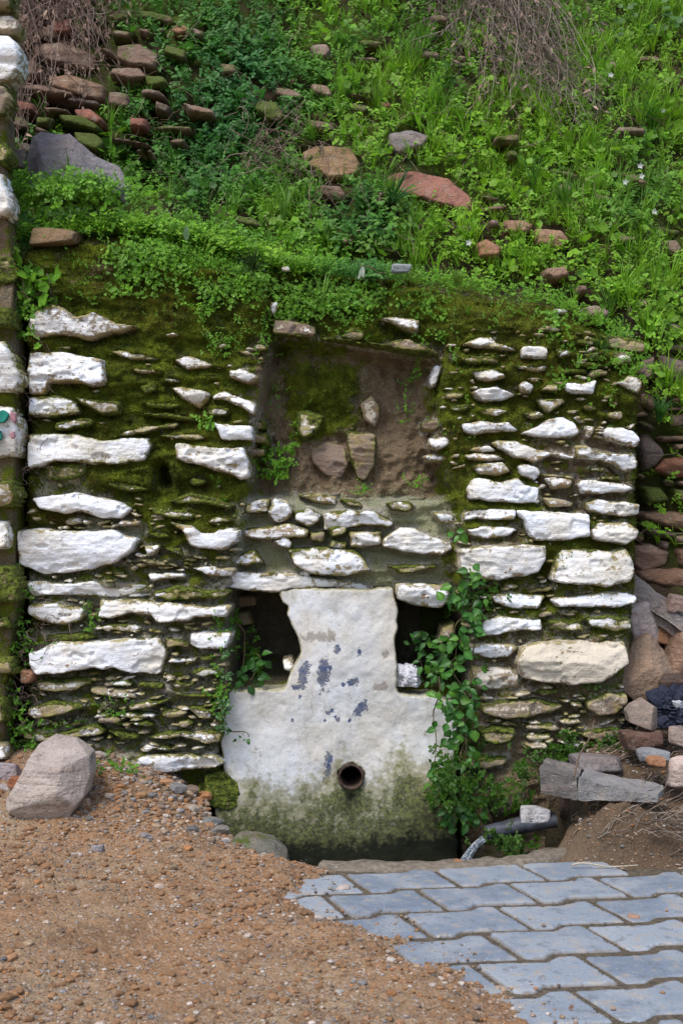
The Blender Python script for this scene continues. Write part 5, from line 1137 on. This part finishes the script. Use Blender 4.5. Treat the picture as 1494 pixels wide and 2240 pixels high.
for kd, a, b in (('feather', 0, .44), ('chick', .44, .74), ('clover', .74, .88), ('grass', .88, .95), ('broad', .95, 1.)):
    k = np.where((u >= a) & (u < b))[0]; parts.append(bake(kd, pos[k], up[k], rng.uniform(.9, 1.5, len(k))*(.5 if kd == 'grass' else 1), colr[k]))
# face sprigs: (cx,cy,rx,ry,count,kind,scale)
FACE = [(171,432,110,20,170,'chick',1.2),(171,425,120,20,60,'feather',1.3),(171,445,120,14,60,'clover',1.2),(330,560,70,35,120,'clover',.9),(430,560,90,50,170,'feather',1.),(300,600,60,40,70,'clover',.8),(480,630,60,40,60,'clover',.8),(420,520,130,30,160,'chick',1.1),(540,580,60,60,120,'feather',1.),(560,620,60,50,70,'clover',.8),
 (700,660,90,35,150,'clover',.8),(650,640,50,50,60,'tiny',1.1),(800,640,60,40,70,'clover',.7),(770,720,60,20,22,'tiny',1.),(950,690,40,60,30,'clover',.7),(930,650,60,30,40,'tiny',1.),(445,680,16,14,14,'chick',.9),(480,760,30,25,26,'tiny',1.),(580,740,18,50,30,'tiny',1.),
 (455,925,10,16,10,'chick',1.),(520,740,40,30,16,'tiny',.9),(640,690,30,20,20,'clover',.7),(1130,660,60,30,30,'tiny',.9),(1210,710,30,40,28,'clover',.7),(1270,800,30,40,22,'tiny',1.),(1220,840,20,20,12,'clover',.7),(1330,790,40,30,30,'tiny',1.),(1380,800,22,30,34,'chick',.9),
 (1090,700,50,30,20,'tiny',.9),(1000,760,30,50,16,'tiny',.8),(1320,850,30,30,14,'tiny',.8),(1300,700,50,30,20,'chick',.7),(600,1020,40,30,50,'chick',1.),(640,970,14,25,12,'broad',.55),(890,880,15,50,16,'tiny',1.),(910,1060,25,10,14,'tiny',1.),(790,1075,14,10,12,'tiny',1.1),(915,820,15,20,10,'chick',.8),
 (200,1360,14,30,20,'tiny',1.),(480,1080,20,40,6,'tiny',.8),(60,680,35,60,70,'chick',1.1),(90,640,24,20,9,'round',1.5),(15,500,25,40,10,'round',1.7),(20,620,25,60,30,'chick',1.1),(40,1330,22,60,34,'tiny',1.3),(60,1420,22,60,30,'tiny',1.3),(40,1550,30,60,44,'tiny',1.3),(60,1620,24,30,24,'chick',1.),
 (130,1420,60,10,16,'tiny',1.),(490,1400,14,60,34,'tiny',1.1),(485,1530,16,60,40,'tiny',1.3),(235,1690,22,16,20,'chick',1.1),(280,1700,40,14,24,'chick',1.1),(250,1560,40,20,20,'tiny',1.),(130,1590,50,14,14,'tiny',1.),(550,1460,30,20,9,'broad',.8),(515,1370,10,30,5,'broad',.9),(550,1420,35,40,8,'broad',.7),
 (1010,1320,36,40,50,'chick',1.1),(1000,1480,40,70,80,'chick',1.1),(1000,1600,40,60,80,'chick',1.1),(990,1730,40,60,90,'chick',1.2),(1070,1320,30,30,24,'chick',1.1),(1230,1240,14,30,16,'tiny',1.),(1300,1505,25,14,18,'tiny',1.1),(1230,1640,30,30,40,'chick',1.2),(1330,1640,24,14,34,'chick',1.1),(1150,1690,30,30,30,'chick',1.),(1080,1740,30,40,34,'chick',1.),(1110,1840,50,20,44,'broad',.6),(1190,1660,40,30,20,'tiny',1.2),
 (1140,1760,40,20,20,'broad',.6),(1250,1470,20,10,4,'tiny',.8),(400,640,150,60,60,'tiny',.7),(200,600,90,60,40,'tiny',.7),(1150,800,120,80,30,'tiny',.6),(700,850,60,60,12,'tiny',.6),(960,900,30,90,24,'tiny',.7),(1040,900,30,90,16,'tiny',.6),(600,870,20,50,14,'tiny',.7)]
for cx, cy, rx, ry, m, kd, s in FACE:
    qx = cx+rng.normal(size=m)*rx*.6; qy = cy+rng.normal(size=m)*ry*.6; iz, ix = gidx(qx, qy)
    y0 = np.minimum(depthB[iz, ix], .33)-.005
    if cy > 1680: y0 = y0*0-.08+rng.normal(size=m)*.04
    if cx < 100 and cy > 600: y0 = y0*0+.02
    if cx > 1100 and cy > 1650: y0 = y0-.05
    if cx == 1110: y0 = y0-.2
    D = y0+5; p = np.stack([(qx-747)/FPX*D, y0, CAMZ-(qy-1120)/FPX*D], 1)
    upv = np.stack([rng.normal(size=m)*.4, -1+rng.normal(size=m)*.3, .35+rng.normal(size=m)*.4], 1)
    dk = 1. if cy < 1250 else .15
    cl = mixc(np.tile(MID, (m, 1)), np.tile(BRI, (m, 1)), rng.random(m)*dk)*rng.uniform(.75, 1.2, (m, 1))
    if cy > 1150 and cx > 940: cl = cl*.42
    if cx == 171: p[:, 1] = .06+rng.random(m)*.1
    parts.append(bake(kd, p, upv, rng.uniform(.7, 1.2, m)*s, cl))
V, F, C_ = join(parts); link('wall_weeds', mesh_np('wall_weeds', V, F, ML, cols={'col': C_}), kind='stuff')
# ------------------------------------------------------------------ the vine beside the plaster: every leaf a piece
def tubes(paths, rad, sides=4, colr=(.1, .06, .03)):
    VV, FF = [], []; b = 0
    for pth in paths:
        p = np.asarray(pth, float); n = len(p); T = np.gradient(p, axis=0); T /= np.linalg.norm(T, axis=1)[:, None]+1e-9
        u = np.cross(T, (.2, .3, .93)); u /= np.linalg.norm(u, axis=1)[:, None]+1e-9; v = np.cross(T, u)
        r_ = rad if np.isscalar(rad) else 1.; rr = r_*(1-.6*np.linspace(0, 1, n))
        ang = np.arange(sides)*2*math.pi/sides
        ringv = p[:, None]+(u[:, None]*np.cos(ang)[None, :, None]+v[:, None]*np.sin(ang)[None, :, None])*rr[:, None, None]
        VV.append(ringv.reshape(-1, 3)); I = np.arange(n*sides).reshape(n, sides)+b; J = np.roll(I, -1, 1)
        FF.append(np.stack([I[:-1], J[:-1], J[1:], I[1:]], -1).reshape(-1, 4)); b += n*sides
    return np.concatenate(VV), np.concatenate(FF)
def wander(a, b, n=14, amp=.03, sag=0., seed=None):
    t = np.linspace(0, 1, n)[:, None]; a, b = np.array(a, float), np.array(b, float); w = rng.normal(size=(4, 3))
    L = np.linalg.norm(b-a)
    off = sum(w[k]*np.sin(t*(k+1)*math.pi)/(k+1) for k in range(4))*amp
    p = a+(b-a)*t+off; p[:, 2] += -sag*4*(t*(1-t))[:, 0]
    return p
def leaf_mesh(name, L, Wd, seed, colr, mat):
    r = np.random.default_rng(seed); V = []; n = 5
    ts = np.linspace(0, 1, n+1); ws = np.array([.08, .75, 1., .82, .45, .02])*Wd/2; cu = r.uniform(.15, .4)
    V = []
    for t_, w in zip(ts, ws):
        zc = -cu*L*t_*t_; x = t_*L
        V += [(x, -w, zc+w*.30), (x, -w*.5, zc+w*.06), (x, 0, zc-w*.05), (x, w*.5, zc+w*.06), (x, w, zc+w*.30)]
    F = [(i*5+j, i*5+j+1, (i+1)*5+j+1, (i+1)*5+j) for i in range(n) for j in range(4)]
    V = np.array(V)+r.normal(size=(30, 3))*L*.008
    c = np.tile(np.array(colr), (30, 1))*(1+.25*(np.arange(30) % 5 == 2))[:, None]
    return mesh_np(name, V, np.array(F), mat, cols={'col': c})
def vine(label, cat, nodes, count, Lr, stems, y_of, cols_, nm='creeping_vine', dark=1., facing=.9):
    root = link(nm, None, None, P(nodes[-1][0], nodes[-1][1], -.03), label, cat)
    rl = np.array(root.location)
    ms = [leaf_mesh('leaf', 1., rng.uniform(.62, .85), 40+i, np.array(cols_[i % len(cols_)])*rng.uniform(.8, 1.2), MLI) for i in range(8)]
    V, F = tubes([wander(P(*a), P(*b), 18, .02) for a, b in stems], .0035)
    link('stem', mesh_np('stem', V-rl, F, m_simple('vine_stem', (.06, .04, .02), (.12, .10, .04), 40)), root)
    wts = np.array([q[2]**1.5 for q in nodes]); wts = wts/wts.sum()
    for i in range(count):
        q = nodes[rng.choice(len(nodes), p=wts)]; a = rng.uniform(0, 6.28); rr = q[2]*math.sqrt(rng.random())
        x, y = q[0]+rr*math.cos(a), q[1]+rr*math.sin(a)*.9; yy = y_of(x, y)-rng.random()*.07
        o = link('leaf', ms[int(rng.integers(8))], root, P(x, y, yy)-rl)
        s = rng.uniform(*Lr); o.scale = (s, s, s)
        out = Vector((rng.normal()*.45, -1*facing+rng.normal()*.3, .55+rng.normal()*.35)).normalized()      # leaf normal
        dirv = Vector((rng.normal(), rng.normal()*.2, -.5+rng.normal()*.7)); dirv = (dirv-out*dirv.dot(out)).normalized()
        m = Matrix((dirv, out.cross(dirv), out)).transposed(); o.rotation_euler = m.to_euler()
    return root
yv = lambda x, y: -.035 if y > 1520 or x > 1010 else (.10 if x < 985 and 1330 < y < 1500 else -.02)
VINE_Y = None
vine('glossy green creeper cascading down between the plaster front and the right pier', 'creeper',
     [(1000,1165,14),(1045,1215,22),(1030,1262,26),(1010,1310,48),(1045,1335,36),(1035,1385,34),(1000,1400,28),(975,1440,50),(1010,1475,54),(985,1505,50),(1010,1540,50),(1000,1585,52),(1015,1630,44),(975,1665,36),(1000,1700,56),(965,1720,42),(1010,1755,56),(1035,1790,34),(990,1790,36)],
     300, (.026, .048), [((1000,1150,-.03),(1040,1300,-.03)),((1040,1300,-.03),(985,1450,-.03)),((985,1450,-.03),(1020,1620,-.05)),((1020,1620,-.05),(980,1800,-.08)),((1030,1360,-.02),(1050,1600,-.03)),((960,1480,-.02),(950,1700,-.06)),((1000,1500,-.02),(1040,1810,-.08))],
     yv, [(.05,.16,.022), (.035,.12,.02), (.10,.25,.03), (.06,.18,.03)])
vine('dark leafy plant growing inside the right lower niche behind the rag', 'niche plant', [(905,1400,22),(930,1390,28),(945,1435,34),(920,1470,26),(960,1465,24)], 46, (.026, .045), [((930,1500,.15),(920,1380,.12)),((960,1500,.12),(950,1400,.1))],
     lambda x, y: .12+.08*rng.random(), [(.05,.15,.022), (.035,.11,.02)], 'niche_plant')
vine('small leafy plant growing inside the left lower niche', 'niche plant', [(560,1450,24),(575,1470,22),(545,1480,26),(520,1370,14)], 26, (.026, .044), [((560,1505,.12),(560,1430,.10)),((540,1505,.12),(518,1360,.1))],
     lambda x, y: .10+.05*rng.random(), [(.05,.15,.022), (.035,.11,.02)], 'niche_plant')
vine('thin creeper with tiny round leaves running onto the left edge of the plaster', 'creeper', [(497,1430,12),(495,1480,12),(490,1530,14),(480,1560,16),(485,1590,16),(500,1600,8),(518,1612,7),(535,1608,7),(542,1616,5),(540,1628,4),(500,1545,10)], 110, (.011, .020),
     [((497,1420,-.0),(485,1600,-.01)),((485,1600,-.01),(545,1612,-.005)),((490,1500,-.0),(475,1620,-.0))], lambda x, y: -.0, [(.05,.13,.03), (.08,.18,.05), (.04,.10,.03)])
# ------------------------------------------------------------------ single plants one can pick out
def plant(name, label, cat, pieces, loc, mat=ML):
    root = link(name, None, None, loc, label, cat)
    for nm, V, F, c in pieces:
        link(nm, mesh_np(nm, V, F, mat, cols={'col': np.tile(np.array(c), (len(V), 1))}), root)
    return root
def round_plant(px, py, spread, n, rad, label):
    base = on_hill(np.array([px]), np.array([py]))[0]; base[1] -= .20; pcs = []
    for i in range(n):
        q = P(px+rng.normal()*spread, py+rng.normal()*spread*.7, base[1]-rng.random()*.05)-base
        V, F = disk_leaf(q, (rng.normal()*.3, -1, .6+rng.normal()*.3), rad*rng.uniform(.6, 1.15), .0, rng); pcs.append(('leaf', V, F, np.array((.10,.22,.05))*rng.uniform(.7, 1.2)))
        V, F = tubes([wander(q*.0+np.array([0, .05, -.05]), q, 5, .01)], .0012, 3); pcs.append(('stalk', V, F, (.12,.16,.04)))
    plant('round_leaved_plant', label, 'plant', pcs, base)
round_plant(1430, 45, 45, 26, .021, 'round leaved succulent weed in the top right corner of the bank')
round_plant(1330, 60, 26, 10, .015, 'smaller round leaved weed left of the one in the top right corner')
def grass_tuft(px, py, y, L0, L1, nb, label, c=(.09,.20,.03), tilt=(0, -.5, 1)):
    base = P(px, py, y) if y is not None else on_hill(np.array([px]), np.array([py]))[0]-np.array([0, .05, 0])
    V, F, c0 = t_grass(rng, L0, L1, nb); up = Vector(tilt).normalized(); M = np.array(up.to_track_quat('Z', 'Y').to_matrix()); V = V@M.T
    root = link('grass_tuft', mesh_np('grass_tuft', V, F, ML, cols={'col': np.array(c)*c0[:, None]}), None, base, label, 'grass tuft'); return root
for a in [(555,590,-.02,.07,.15,60,'wiry dark grass tuft drooping over the top edge of the left pier',(.05,.09,.03),(0,-1,.25)),(1312,765,-.01,.05,.10,34,'fine grass tuft on the mossy top of the right pier',(.07,.16,.03),(-.2,-1,.2)),
          (850,460,None,.14,.26,60,'long soft grass hanging under the red stone',(.045,.15,.04),(.3,-.8,.5)),(1230,470,None,.16,.28,50,'tall bright grass tuft right of the red stone',(.12,.28,.03),(-.1,-.5,1)),(820,250,None,.14,.24,44,'bright upright grass tuft in the middle of the bank',(.16,.30,.03),(.1,-.4,1)),
          (1420,290,None,.12,.22,60,'dense grass tuft near the right edge by the white flowers',(.08,.24,.03),(-.3,-.6,.9)),(705,660,-.02,.10,.17,7,'few upright grass blades over the upper niche',(.14,.30,.03),(.05,-.3,1)),(1000,620,-.03,.04,.07,50,'short pale grass tuft on the soil ledge over the right pier',(.18,.30,.04),(0,-.5,1)),
          (620,480,.10,.12,.2,26,'grass blades rising behind the top middle of the fountain',(.12,.26,.03),(.1,-.3,1)),(150,400,.2,.10,.16,16,'grass blades in front of the big grey boulder',(.14,.28,.03),(.1,-.3,1)),(1440,920,.2,.08,.13,60,'grass tuft on the bank right of the right pier',(.06,.18,.03),(.1,-.5,1)),
          (890,160,None,.14,.24,36,'bright grass tuft left of the dry stems',(.13,.28,.03),(.1,-.5,1)),(1160,420,None,.12,.22,40,'grass tuft above the two brown stones',(.10,.24,.03),(.1,-.5,1)),(1330,700,None,.10,.2,30,'grass tuft growing over the round pink stone',(.10,.24,.03),(-.3,-.5,1))]:
    grass_tuft(*a[:7], c=a[7], tilt=a[8])
def flower(px, py, label):
    base = on_hill(np.array([px]), np.array([py]))[0]-np.array([0, .16, 0]); V = []; F = []; n = 0
    root = link('white_flower', None, None, base, label, 'flower')
    V, F = tubes([wander((0, .08, -.09), (0, 0, 0), 6, .006)], .0009, 3); link('stem', mesh_np('stem', V, F, ML, cols={'col': np.tile([.1,.2,.03], (len(V), 1))}), root)
    s = Sp()
    for k in range(5):
        a = k*1.257+rng.random()*.3; V, F = leafV((0, 0, 0), (math.cos(a), -.45, math.sin(a)), (0, -1, 0), .018, .011, .1); s.add(V, F)
    V, F, c = s.get(); link('petals', mesh_np('petals', V, F, ML, cols={'col': np.tile([.85,.85,.82], (len(V), 1))}), root)
for px_, py_, lb in [(1321,187,'white flower below the dry stems, topmost of the white flowers'),(1433,262,'white flower near the right edge above the others'),(1383,382,'white flower highest of the close trio'),(1351,417,'white flower lowest left of the close trio'),(1386,404,'white flower right of the close trio'),(1017,547,'single white flower above the ledge in the middle'),(1491,445,'white flower cut by the right edge'),(1413,480,'small white flower under the close trio')]: flower(px_, py_, lb)
# variegated leaf, drying olive sprig on the ledge, little blue-grey slab
base = P(408, 528, -.06); V, F = leafV((0, 0, 0), (0, -.25, 1), (0, -1, .2), .062, .028, .2, 3)
plant('thistle_leaf', 'single upright pale veined thistle leaf on the top edge of the left pier', 'leaf', [('blade', V, F, (.16,.28,.12))]+[('vein', *[(lambda t: t)(q) for q in leafV((0, -.004, .012+.011*k), (sg, -.2, .7), (0, -1, .2), .012, .0022, .1)], (.5,.6,.42)) for k in range(4) for sg in (-1, 1)], base)
base = P(795, 582, -.03); pcs = []
for k in range(7):
    a = -.5+k*.2; V, F = leafV((0, 0, 0), (-.35+a*.5, -.5, -1), (0, -1, .3), rng.uniform(.035, .06), .012, .3, 3, shape='lance'); pcs.append(('leaf', V, F, np.array((.30,.34,.26))*rng.uniform(.8, 1.2)))
V, F = tubes([wander((0, 0, 0), (.10, .05, -.04), 8, .01), wander((0, 0, 0), (-.03, .0, .03), 5, .01)], .0025); pcs.append(('twig', V, F, (.20,.14,.09)))
plant('olive_sprig', 'wilting grey green olive sprig lying on the soil ledge', 'sprig', pcs, base, MDRY)
put_rock(877, 587, 46, 20, .02, (.30,.36,.38), 81, 'flat bluish stone on the soil ledge right of the olive sprig', dep=.5, boxy=.9, rough=.01, sub=3)
put_rock(625, 588, 18, 10, .0, (.6,.58,.5), 82, 'tiny white stone on the ledge over the upper niche', sub=2)
put_rock(120, 520, 110, 38, .06, (.24,.17,.10), 83, 'brown stone jutting from the earth at the top left corner of the fountain', dep=.7, boxy=.8, mossy=.35)
# ------------------------------------------------------------------ dry hanging plants
_hx, _hy = np.meshgrid(np.arange(-420, 1960, 14.), np.arange(-420, 1400, 14.)); _ht = on_hill(_hx, _hy)[..., 1]
def hill_at(x, y):
    u = np.clip((x+420)/14, 0, _hx.shape[1]-2); v = np.clip((y+420)/14, 0, _hx.shape[0]-2); i, j = int(v), int(u); u -= j; v -= i
    return P(x, y, float(_ht[i, j]*(1-u)*(1-v)+_ht[i, j+1]*u*(1-v)+_ht[i+1, j]*(1-u)*v+_ht[i+1, j+1]*u*v))
def dry_bush(label, roots, tips, n, y0, leafn, sp, colA=(.15,.09,.07), colB=(.33,.24,.19), yo=0.):
    base = on_hill(np.array([roots[0]]), np.array([roots[1]]))[0]; base[1] -= .08
    root = link('dry_shrub', None, None, base, label, 'dry shrub'); paths = []; ends = []
    for i in range(n):
        tx, ty = tips[int(rng.integers(len(tips)))]; tx += rng.normal()*sp; ty += rng.normal()*sp
        sx, sy = roots[0]+rng.normal()*60, roots[1]+rng.normal()*18
        b = hill_at(tx, ty); b[1] -= .10+.14*rng.random()+yo
        a = hill_at(sx, sy); a[1] -= .05
        p = wander(a-base, b-base, 12, rng.uniform(.02, .11), -.05*rng.random()); paths.append(p); ends.append(p)
        for _k in range(2):
            j_ = int(rng.integers(3, 11)); dv = p[j_]-p[j_-1]; dv = dv/np.linalg.norm(dv)+rng.normal(size=3)*.7; e1 = p[j_]+dv*rng.uniform(.04, .13); paths.append(wander(p[j_], e1, 12, .012)); ends.append(paths[-1])
    V, F = tubes(paths, .0026, 3); c = np.repeat([mixc(np.array([colA]), np.array([colB]), rng.random(1))[0] for _ in paths], 36, 0)
    ob = link('stems', mesh_np('stems', V, F, MDRY, cols={'col': c}), root, kind='stuff')
    s = Sp(); cc = []
    for i in range(leafn):
        p = ends[int(rng.integers(len(ends)))]; q = p[int(rng.integers(5, 12))]; l = rng.uniform(.016, .044)
        V, F = leafV(q, (rng.normal()*.6, -.3+rng.normal()*.4, -1+rng.normal()*.6), (0, -1, .3), l, l*.36, rng.uniform(.1, .7), 3, shape='lance'); s.add(V, F, rng.uniform(.6, 1.3))
        cc.append(np.tile(mixc(np.array([colA]), np.array([(.40,.27,.20)]), rng.random(1))[0], (len(V), 1)))
    V, F, c0 = s.get(); link('dry_leaves', mesh_np('dry_leaves', V, F, MDRY, cols={'col': np.concatenate(cc)*c0[:, None]}), root, kind='stuff')
dry_bush('dead brown shrub hanging down the bank in the top left corner', (90,-40), [(60,60),(110,30),(160,20),(200,70),(225,150),(240,190),(130,60),(50,140),(50,230),(55,310),(45,270),(260,40),(90,60),(20,90),(160,230),(230,40),(170,90)], 300, None, 1300, 30)
dry_bush('dead grey brown stems hanging down the middle of the bank', (1090,-20), [(1080,40),(1120,60),(1150,90),(1150,130),(1200,170),(1230,220),(1270,260),(1100,180),(1060,100),(1000,110),(960,160),(1180,200),(1080,230),(1160,60),(1250,180),(1040,30),(920,30),(1290,270),(1240,250),(1200,240),(1150,240),(1000,60)], 270, None, 800, 34, (.13,.10,.075), (.38,.31,.25))
dry_bush('thin dead stems tangled between the grey boulder and the brown stone', (600,320), [(560,380),(640,400),(600,360),(700,430),(740,470),(590,300),(650,310)], 34, None, 10, 16, (.12,.08,.06), (.36,.26,.2))
# loose straws and rootlets
def twig_pile(name, label, cat, pts, n, L, rad, y_of, colA, colB, ang=None, stuff=True):
    paths = []; cs = []
    for i in range(n):
        x, y = pts[int(rng.integers(len(pts)))]; x += rng.normal()*28; y += rng.normal()*14; yy, lift = y_of(x, y)
        a = P(x, y, yy); t = (rng.uniform(-.5, .9) if ang is None else rng.normal()*ang[1]+ang[0]); l = rng.uniform(.3, 1)*L
        b = a+np.array([math.cos(t)*l, rng.normal()*.3*l, math.sin(t)*l*(1 if ang is None else 1)]); p = wander(a, b, 8, .018); p[:, 2] += lift; paths.append(p)
        cs.append(np.tile(mixc(np.array([colA]), np.array([colB]), rng.random(1))[0], (24, 1)))
    V, F = tubes(paths, rad, 3); link(name, mesh_np(name, V, F, MDRY, cols={'col': np.concatenate(cs)}), kind='stuff')
_gx, _gy = np.meshgrid(np.arange(0, 1700, 20.), np.arange(1500, 2260, 15.)); _yy = np.full(_gx.shape, -.5)
for _ in range(10):
    _z = ground_z((_gx-747)/FPX*(_yy+5), _yy)[0]; _yy = .5*_yy+.5*np.minimum((CAMZ-_z)*FPX/np.maximum(_gy-1120, 50)-5, .05)
def yground(x, y): return float(_yy[int(np.clip((y-1500)/15, 0, _yy.shape[0]-1)), int(np.clip(x/20, 0, _yy.shape[1]-1))]), .006
twig_pile('dry_twigs', None, None, [(1330,1800),(1400,1790),(1450,1760),(1300,1830),(1380,1830),(1460,1820),(1240,1760),(1270,1800),(1300,1780),(1230,1820),(1290,1830),(1350,1730),(1400,1720),(1420,1700),(1360,1700),(1280,1690),(1460,1850),(1250,1790),(1480,1700),(1340,1660),(1440,1790),(1380,1780),(1240,1720),(1300,1650),(1380,1640),(1480,1640),(1460,1580),(1340,1850),(1430,1830)], 330, .28, .0028, yground, (.13,.09,.065), (.42,.34,.27), (.15, .35))
def yhill(x, y):
    b_ = hill_at(x, y); return b_[1]-.10-.06*rng.random(), 0.
twig_pile('dead_straws', None, None, [(x_, y_) for x_ in range(250, 1500, 60) for y_ in range(20, 540, 60)]+[(1430, y_) for y_ in range(600, 1200, 80)], 330, .22, .0019, yhill, (.20,.14,.09), (.50,.40,.28), (-.5, .9))
twig_pile('dry_roots', None, None, [(62,640),(58,760),(60,840),(50,880),(62,960),(60,1020),(48,1150),(60,1300),(75,1370),(110,1400),(40,1400),(60,1500),(30,1520),(60,1600),(80,1430)], 150, .11, .0018, lambda x, y: (-.02, 0), (.10,.06,.045), (.33,.25,.2), (-1.2, .9))
twig_pile('niche_roots', None, None, [(600,1010),(640,1020),(660,1000),(580,1040),(890,900),(900,950)], 60, .05, .0013, lambda x, y: (.22, 0), (.12,.08,.06), (.34,.26,.22), (-.2, .9))
for (a, b, lb) in [((1255,1700,-.5),(1300,1575,-.3),'thin dead stem standing up from the rubble'),((215,1685,-.05),(262,1660,-.12),'dark twig poking out over the lowest long stone'),((222,1706,-.10),(285,1738,-.10),'dark curved twig below the lowest long stone'),((1230,1905,-.62),(1400,1898,-.62),'long pale straw lying across the pavers')]:
    if a[0] == 1230: a = (1250,1900,-.66); b = (1395,1898,-.66)
    q0, q1 = P(*a), P(*b)
    if a[0] == 1250: q0[2] = q1[2] = .012
    V, F = tubes([wander(q0, q1, 10, .008)], .004, 5); V, o = centred(V); link('twig', mesh_np('twig', V, F, MDRY, cols={'col': np.tile([.16,.11,.08] if a[0] != 1250 else [.5,.44,.34], (len(V), 1))}), None, o, lb, 'twig')
# ------------------------------------------------------------------ pipe, water jet, rags
a, b = P(1062, 1826, -.34), P(1215, 1798, -.30); ax = Vector(b-a); Lp = ax.length
MPIPE = m_simple('black_plastic', (.012, .013, .018), (.055, .058, .07), 30, .45, .5, .4)
def ring_pipe(L, r0, r1, n=28, m=22):
    V, F = [], []
    for k in range(m+1):
        for i in range(n):
            an = 2*math.pi*i/n; x = L*k/m; rr = r1*(1+.03*math.sin(7*x*10)+.05*math.exp(-((x-.16)/.03)**2)); V.append((x, rr*math.cos(an), rr*math.sin(an)+.010*math.sin(x*9)))
    for k in (m, 0):
        pass
    base = len(V)
    for k in range(4):
        for i in range(n):
            an = 2*math.pi*i/n; V.append((.04*k, r0*math.cos(an), r0*math.sin(an)))
    F = [(k*n+i, k*n+(i+1) % n, (k+1)*n+(i+1) % n, (k+1)*n+i) for k in range(m) for i in range(n)]
    F += [(base+i, base+(i+1) % n, (i+1) % n, i) for i in range(n)]
    F += [(base+(k+1)*n+i, base+(k+1)*n+(i+1) % n, base+k*n+(i+1) % n, base+k*n+i) for k in range(3) for i in range(n)]
    return np.array(V), np.array(F)
V, F = ring_pipe(Lp, .024, .030); M = np.array(ax.to_track_quat('X', 'Z').to_matrix()); V = V@M.T
pipe = link('black_pipe', None, None, a, 'black plastic pipe pouring water into the basin', 'pipe')
link('tube', mesh_np('tube', V, F, MPIPE), pipe)
# jet: a thin falling sheet of clear water
jt = NT('running_water', .05, .5); jt.b.inputs['Transmission Weight'].default_value = .85; jt.b.inputs['IOR'].default_value = 1.33
jn = jt.noise(60, 3, stretch=(1, 1, .35)); jt.bump(jn, 1., .01); jt.out(jt.mix(jt.ramp(jn, .5, .6), (.55, .62, .68), (.9, .93, .95)), .06)
strands = []
for q_ in range(7):
    off = rng.normal(size=3)*[.004, .006, .006]; fan = rng.normal()*.03; sp_ = rng.uniform(.85, 1.15)
    strands.append(np.array([a+off+np.array([-.01-(.17*sp_)*t, -.02-.08*t+fan*t, -.014-.03*t-.30*t*t])+np.array([0, math.sin(t*20+q_)*.002, math.sin(t*16+q_*2)*.002]) for t in np.linspace(0, 1, 18)]))
V, F = tubes(strands, .0058, 8)
link('water_jet', mesh_np('water_jet', V, F, jt.m), None, None, 'clear water jet falling from the black pipe', 'water jet')
def cloth_heap(px, py, w, h, y, seed, colA, colB, label, dep=.7, fold=.16):
    sc = (5+y)/FPX; N0, F0 = ICO[5]; V = N0.copy()
    u = fbm(V[:, 0]*1.6+3, V[:, 1]*1.6, V[:, 2]*1.6, seed, 3)
    r = 1+1.5*(fbm(V[:, 0]*1.5+7, V[:, 1]*1.3, V[:, 2]*1.3, seed+9, 2)-.5)+fold*1.6*(np.abs(np.sin(5*u*3.14+2*V[:, 0]))-.5)+fold*1.2*(fbm(V[:, 0]*4, V[:, 1]*4, V[:, 2]*4, seed+3, 3)-.5)
    V = V*r[:, None]*np.array([w, w*dep, h])*sc/2; V[:, 2] = np.where(V[:, 2] < -h*sc*.35, -h*sc*.35, V[:, 2]); z0 = V[:, 2].min(); V[:, 2] -= z0
    c = P(px, py, y); me = mesh_np('rag', V, F0, m_simple('cloth_'+str(seed), colA, colB, 130, .95, .1, .8))
    return link('rag', me, None, (c[0], c[1], c[2]+z0), label, 'cloth')
cloth_heap(890, 1484, 52, 50, .10, 4, (.50,.50,.55), (.68,.66,.68), 'crumpled dirty white rag in the right lower niche')
cloth_heap(1468, 1555, 120, 92, -.06, 9, (.016,.019,.032), (.045,.05,.075), 'crumpled navy blue cloth on the rubble at the right', fold=.2)
cloth_heap(1485, 1542, 26, 16, -.28, 12, (.35,.35,.36), (.5,.5,.52), 'pale grey scrap lying on the navy cloth')
for o in list(COL.objects):
    if o.type == 'MESH' and o.name.split('.')[0] in ('stone',) and False: pass
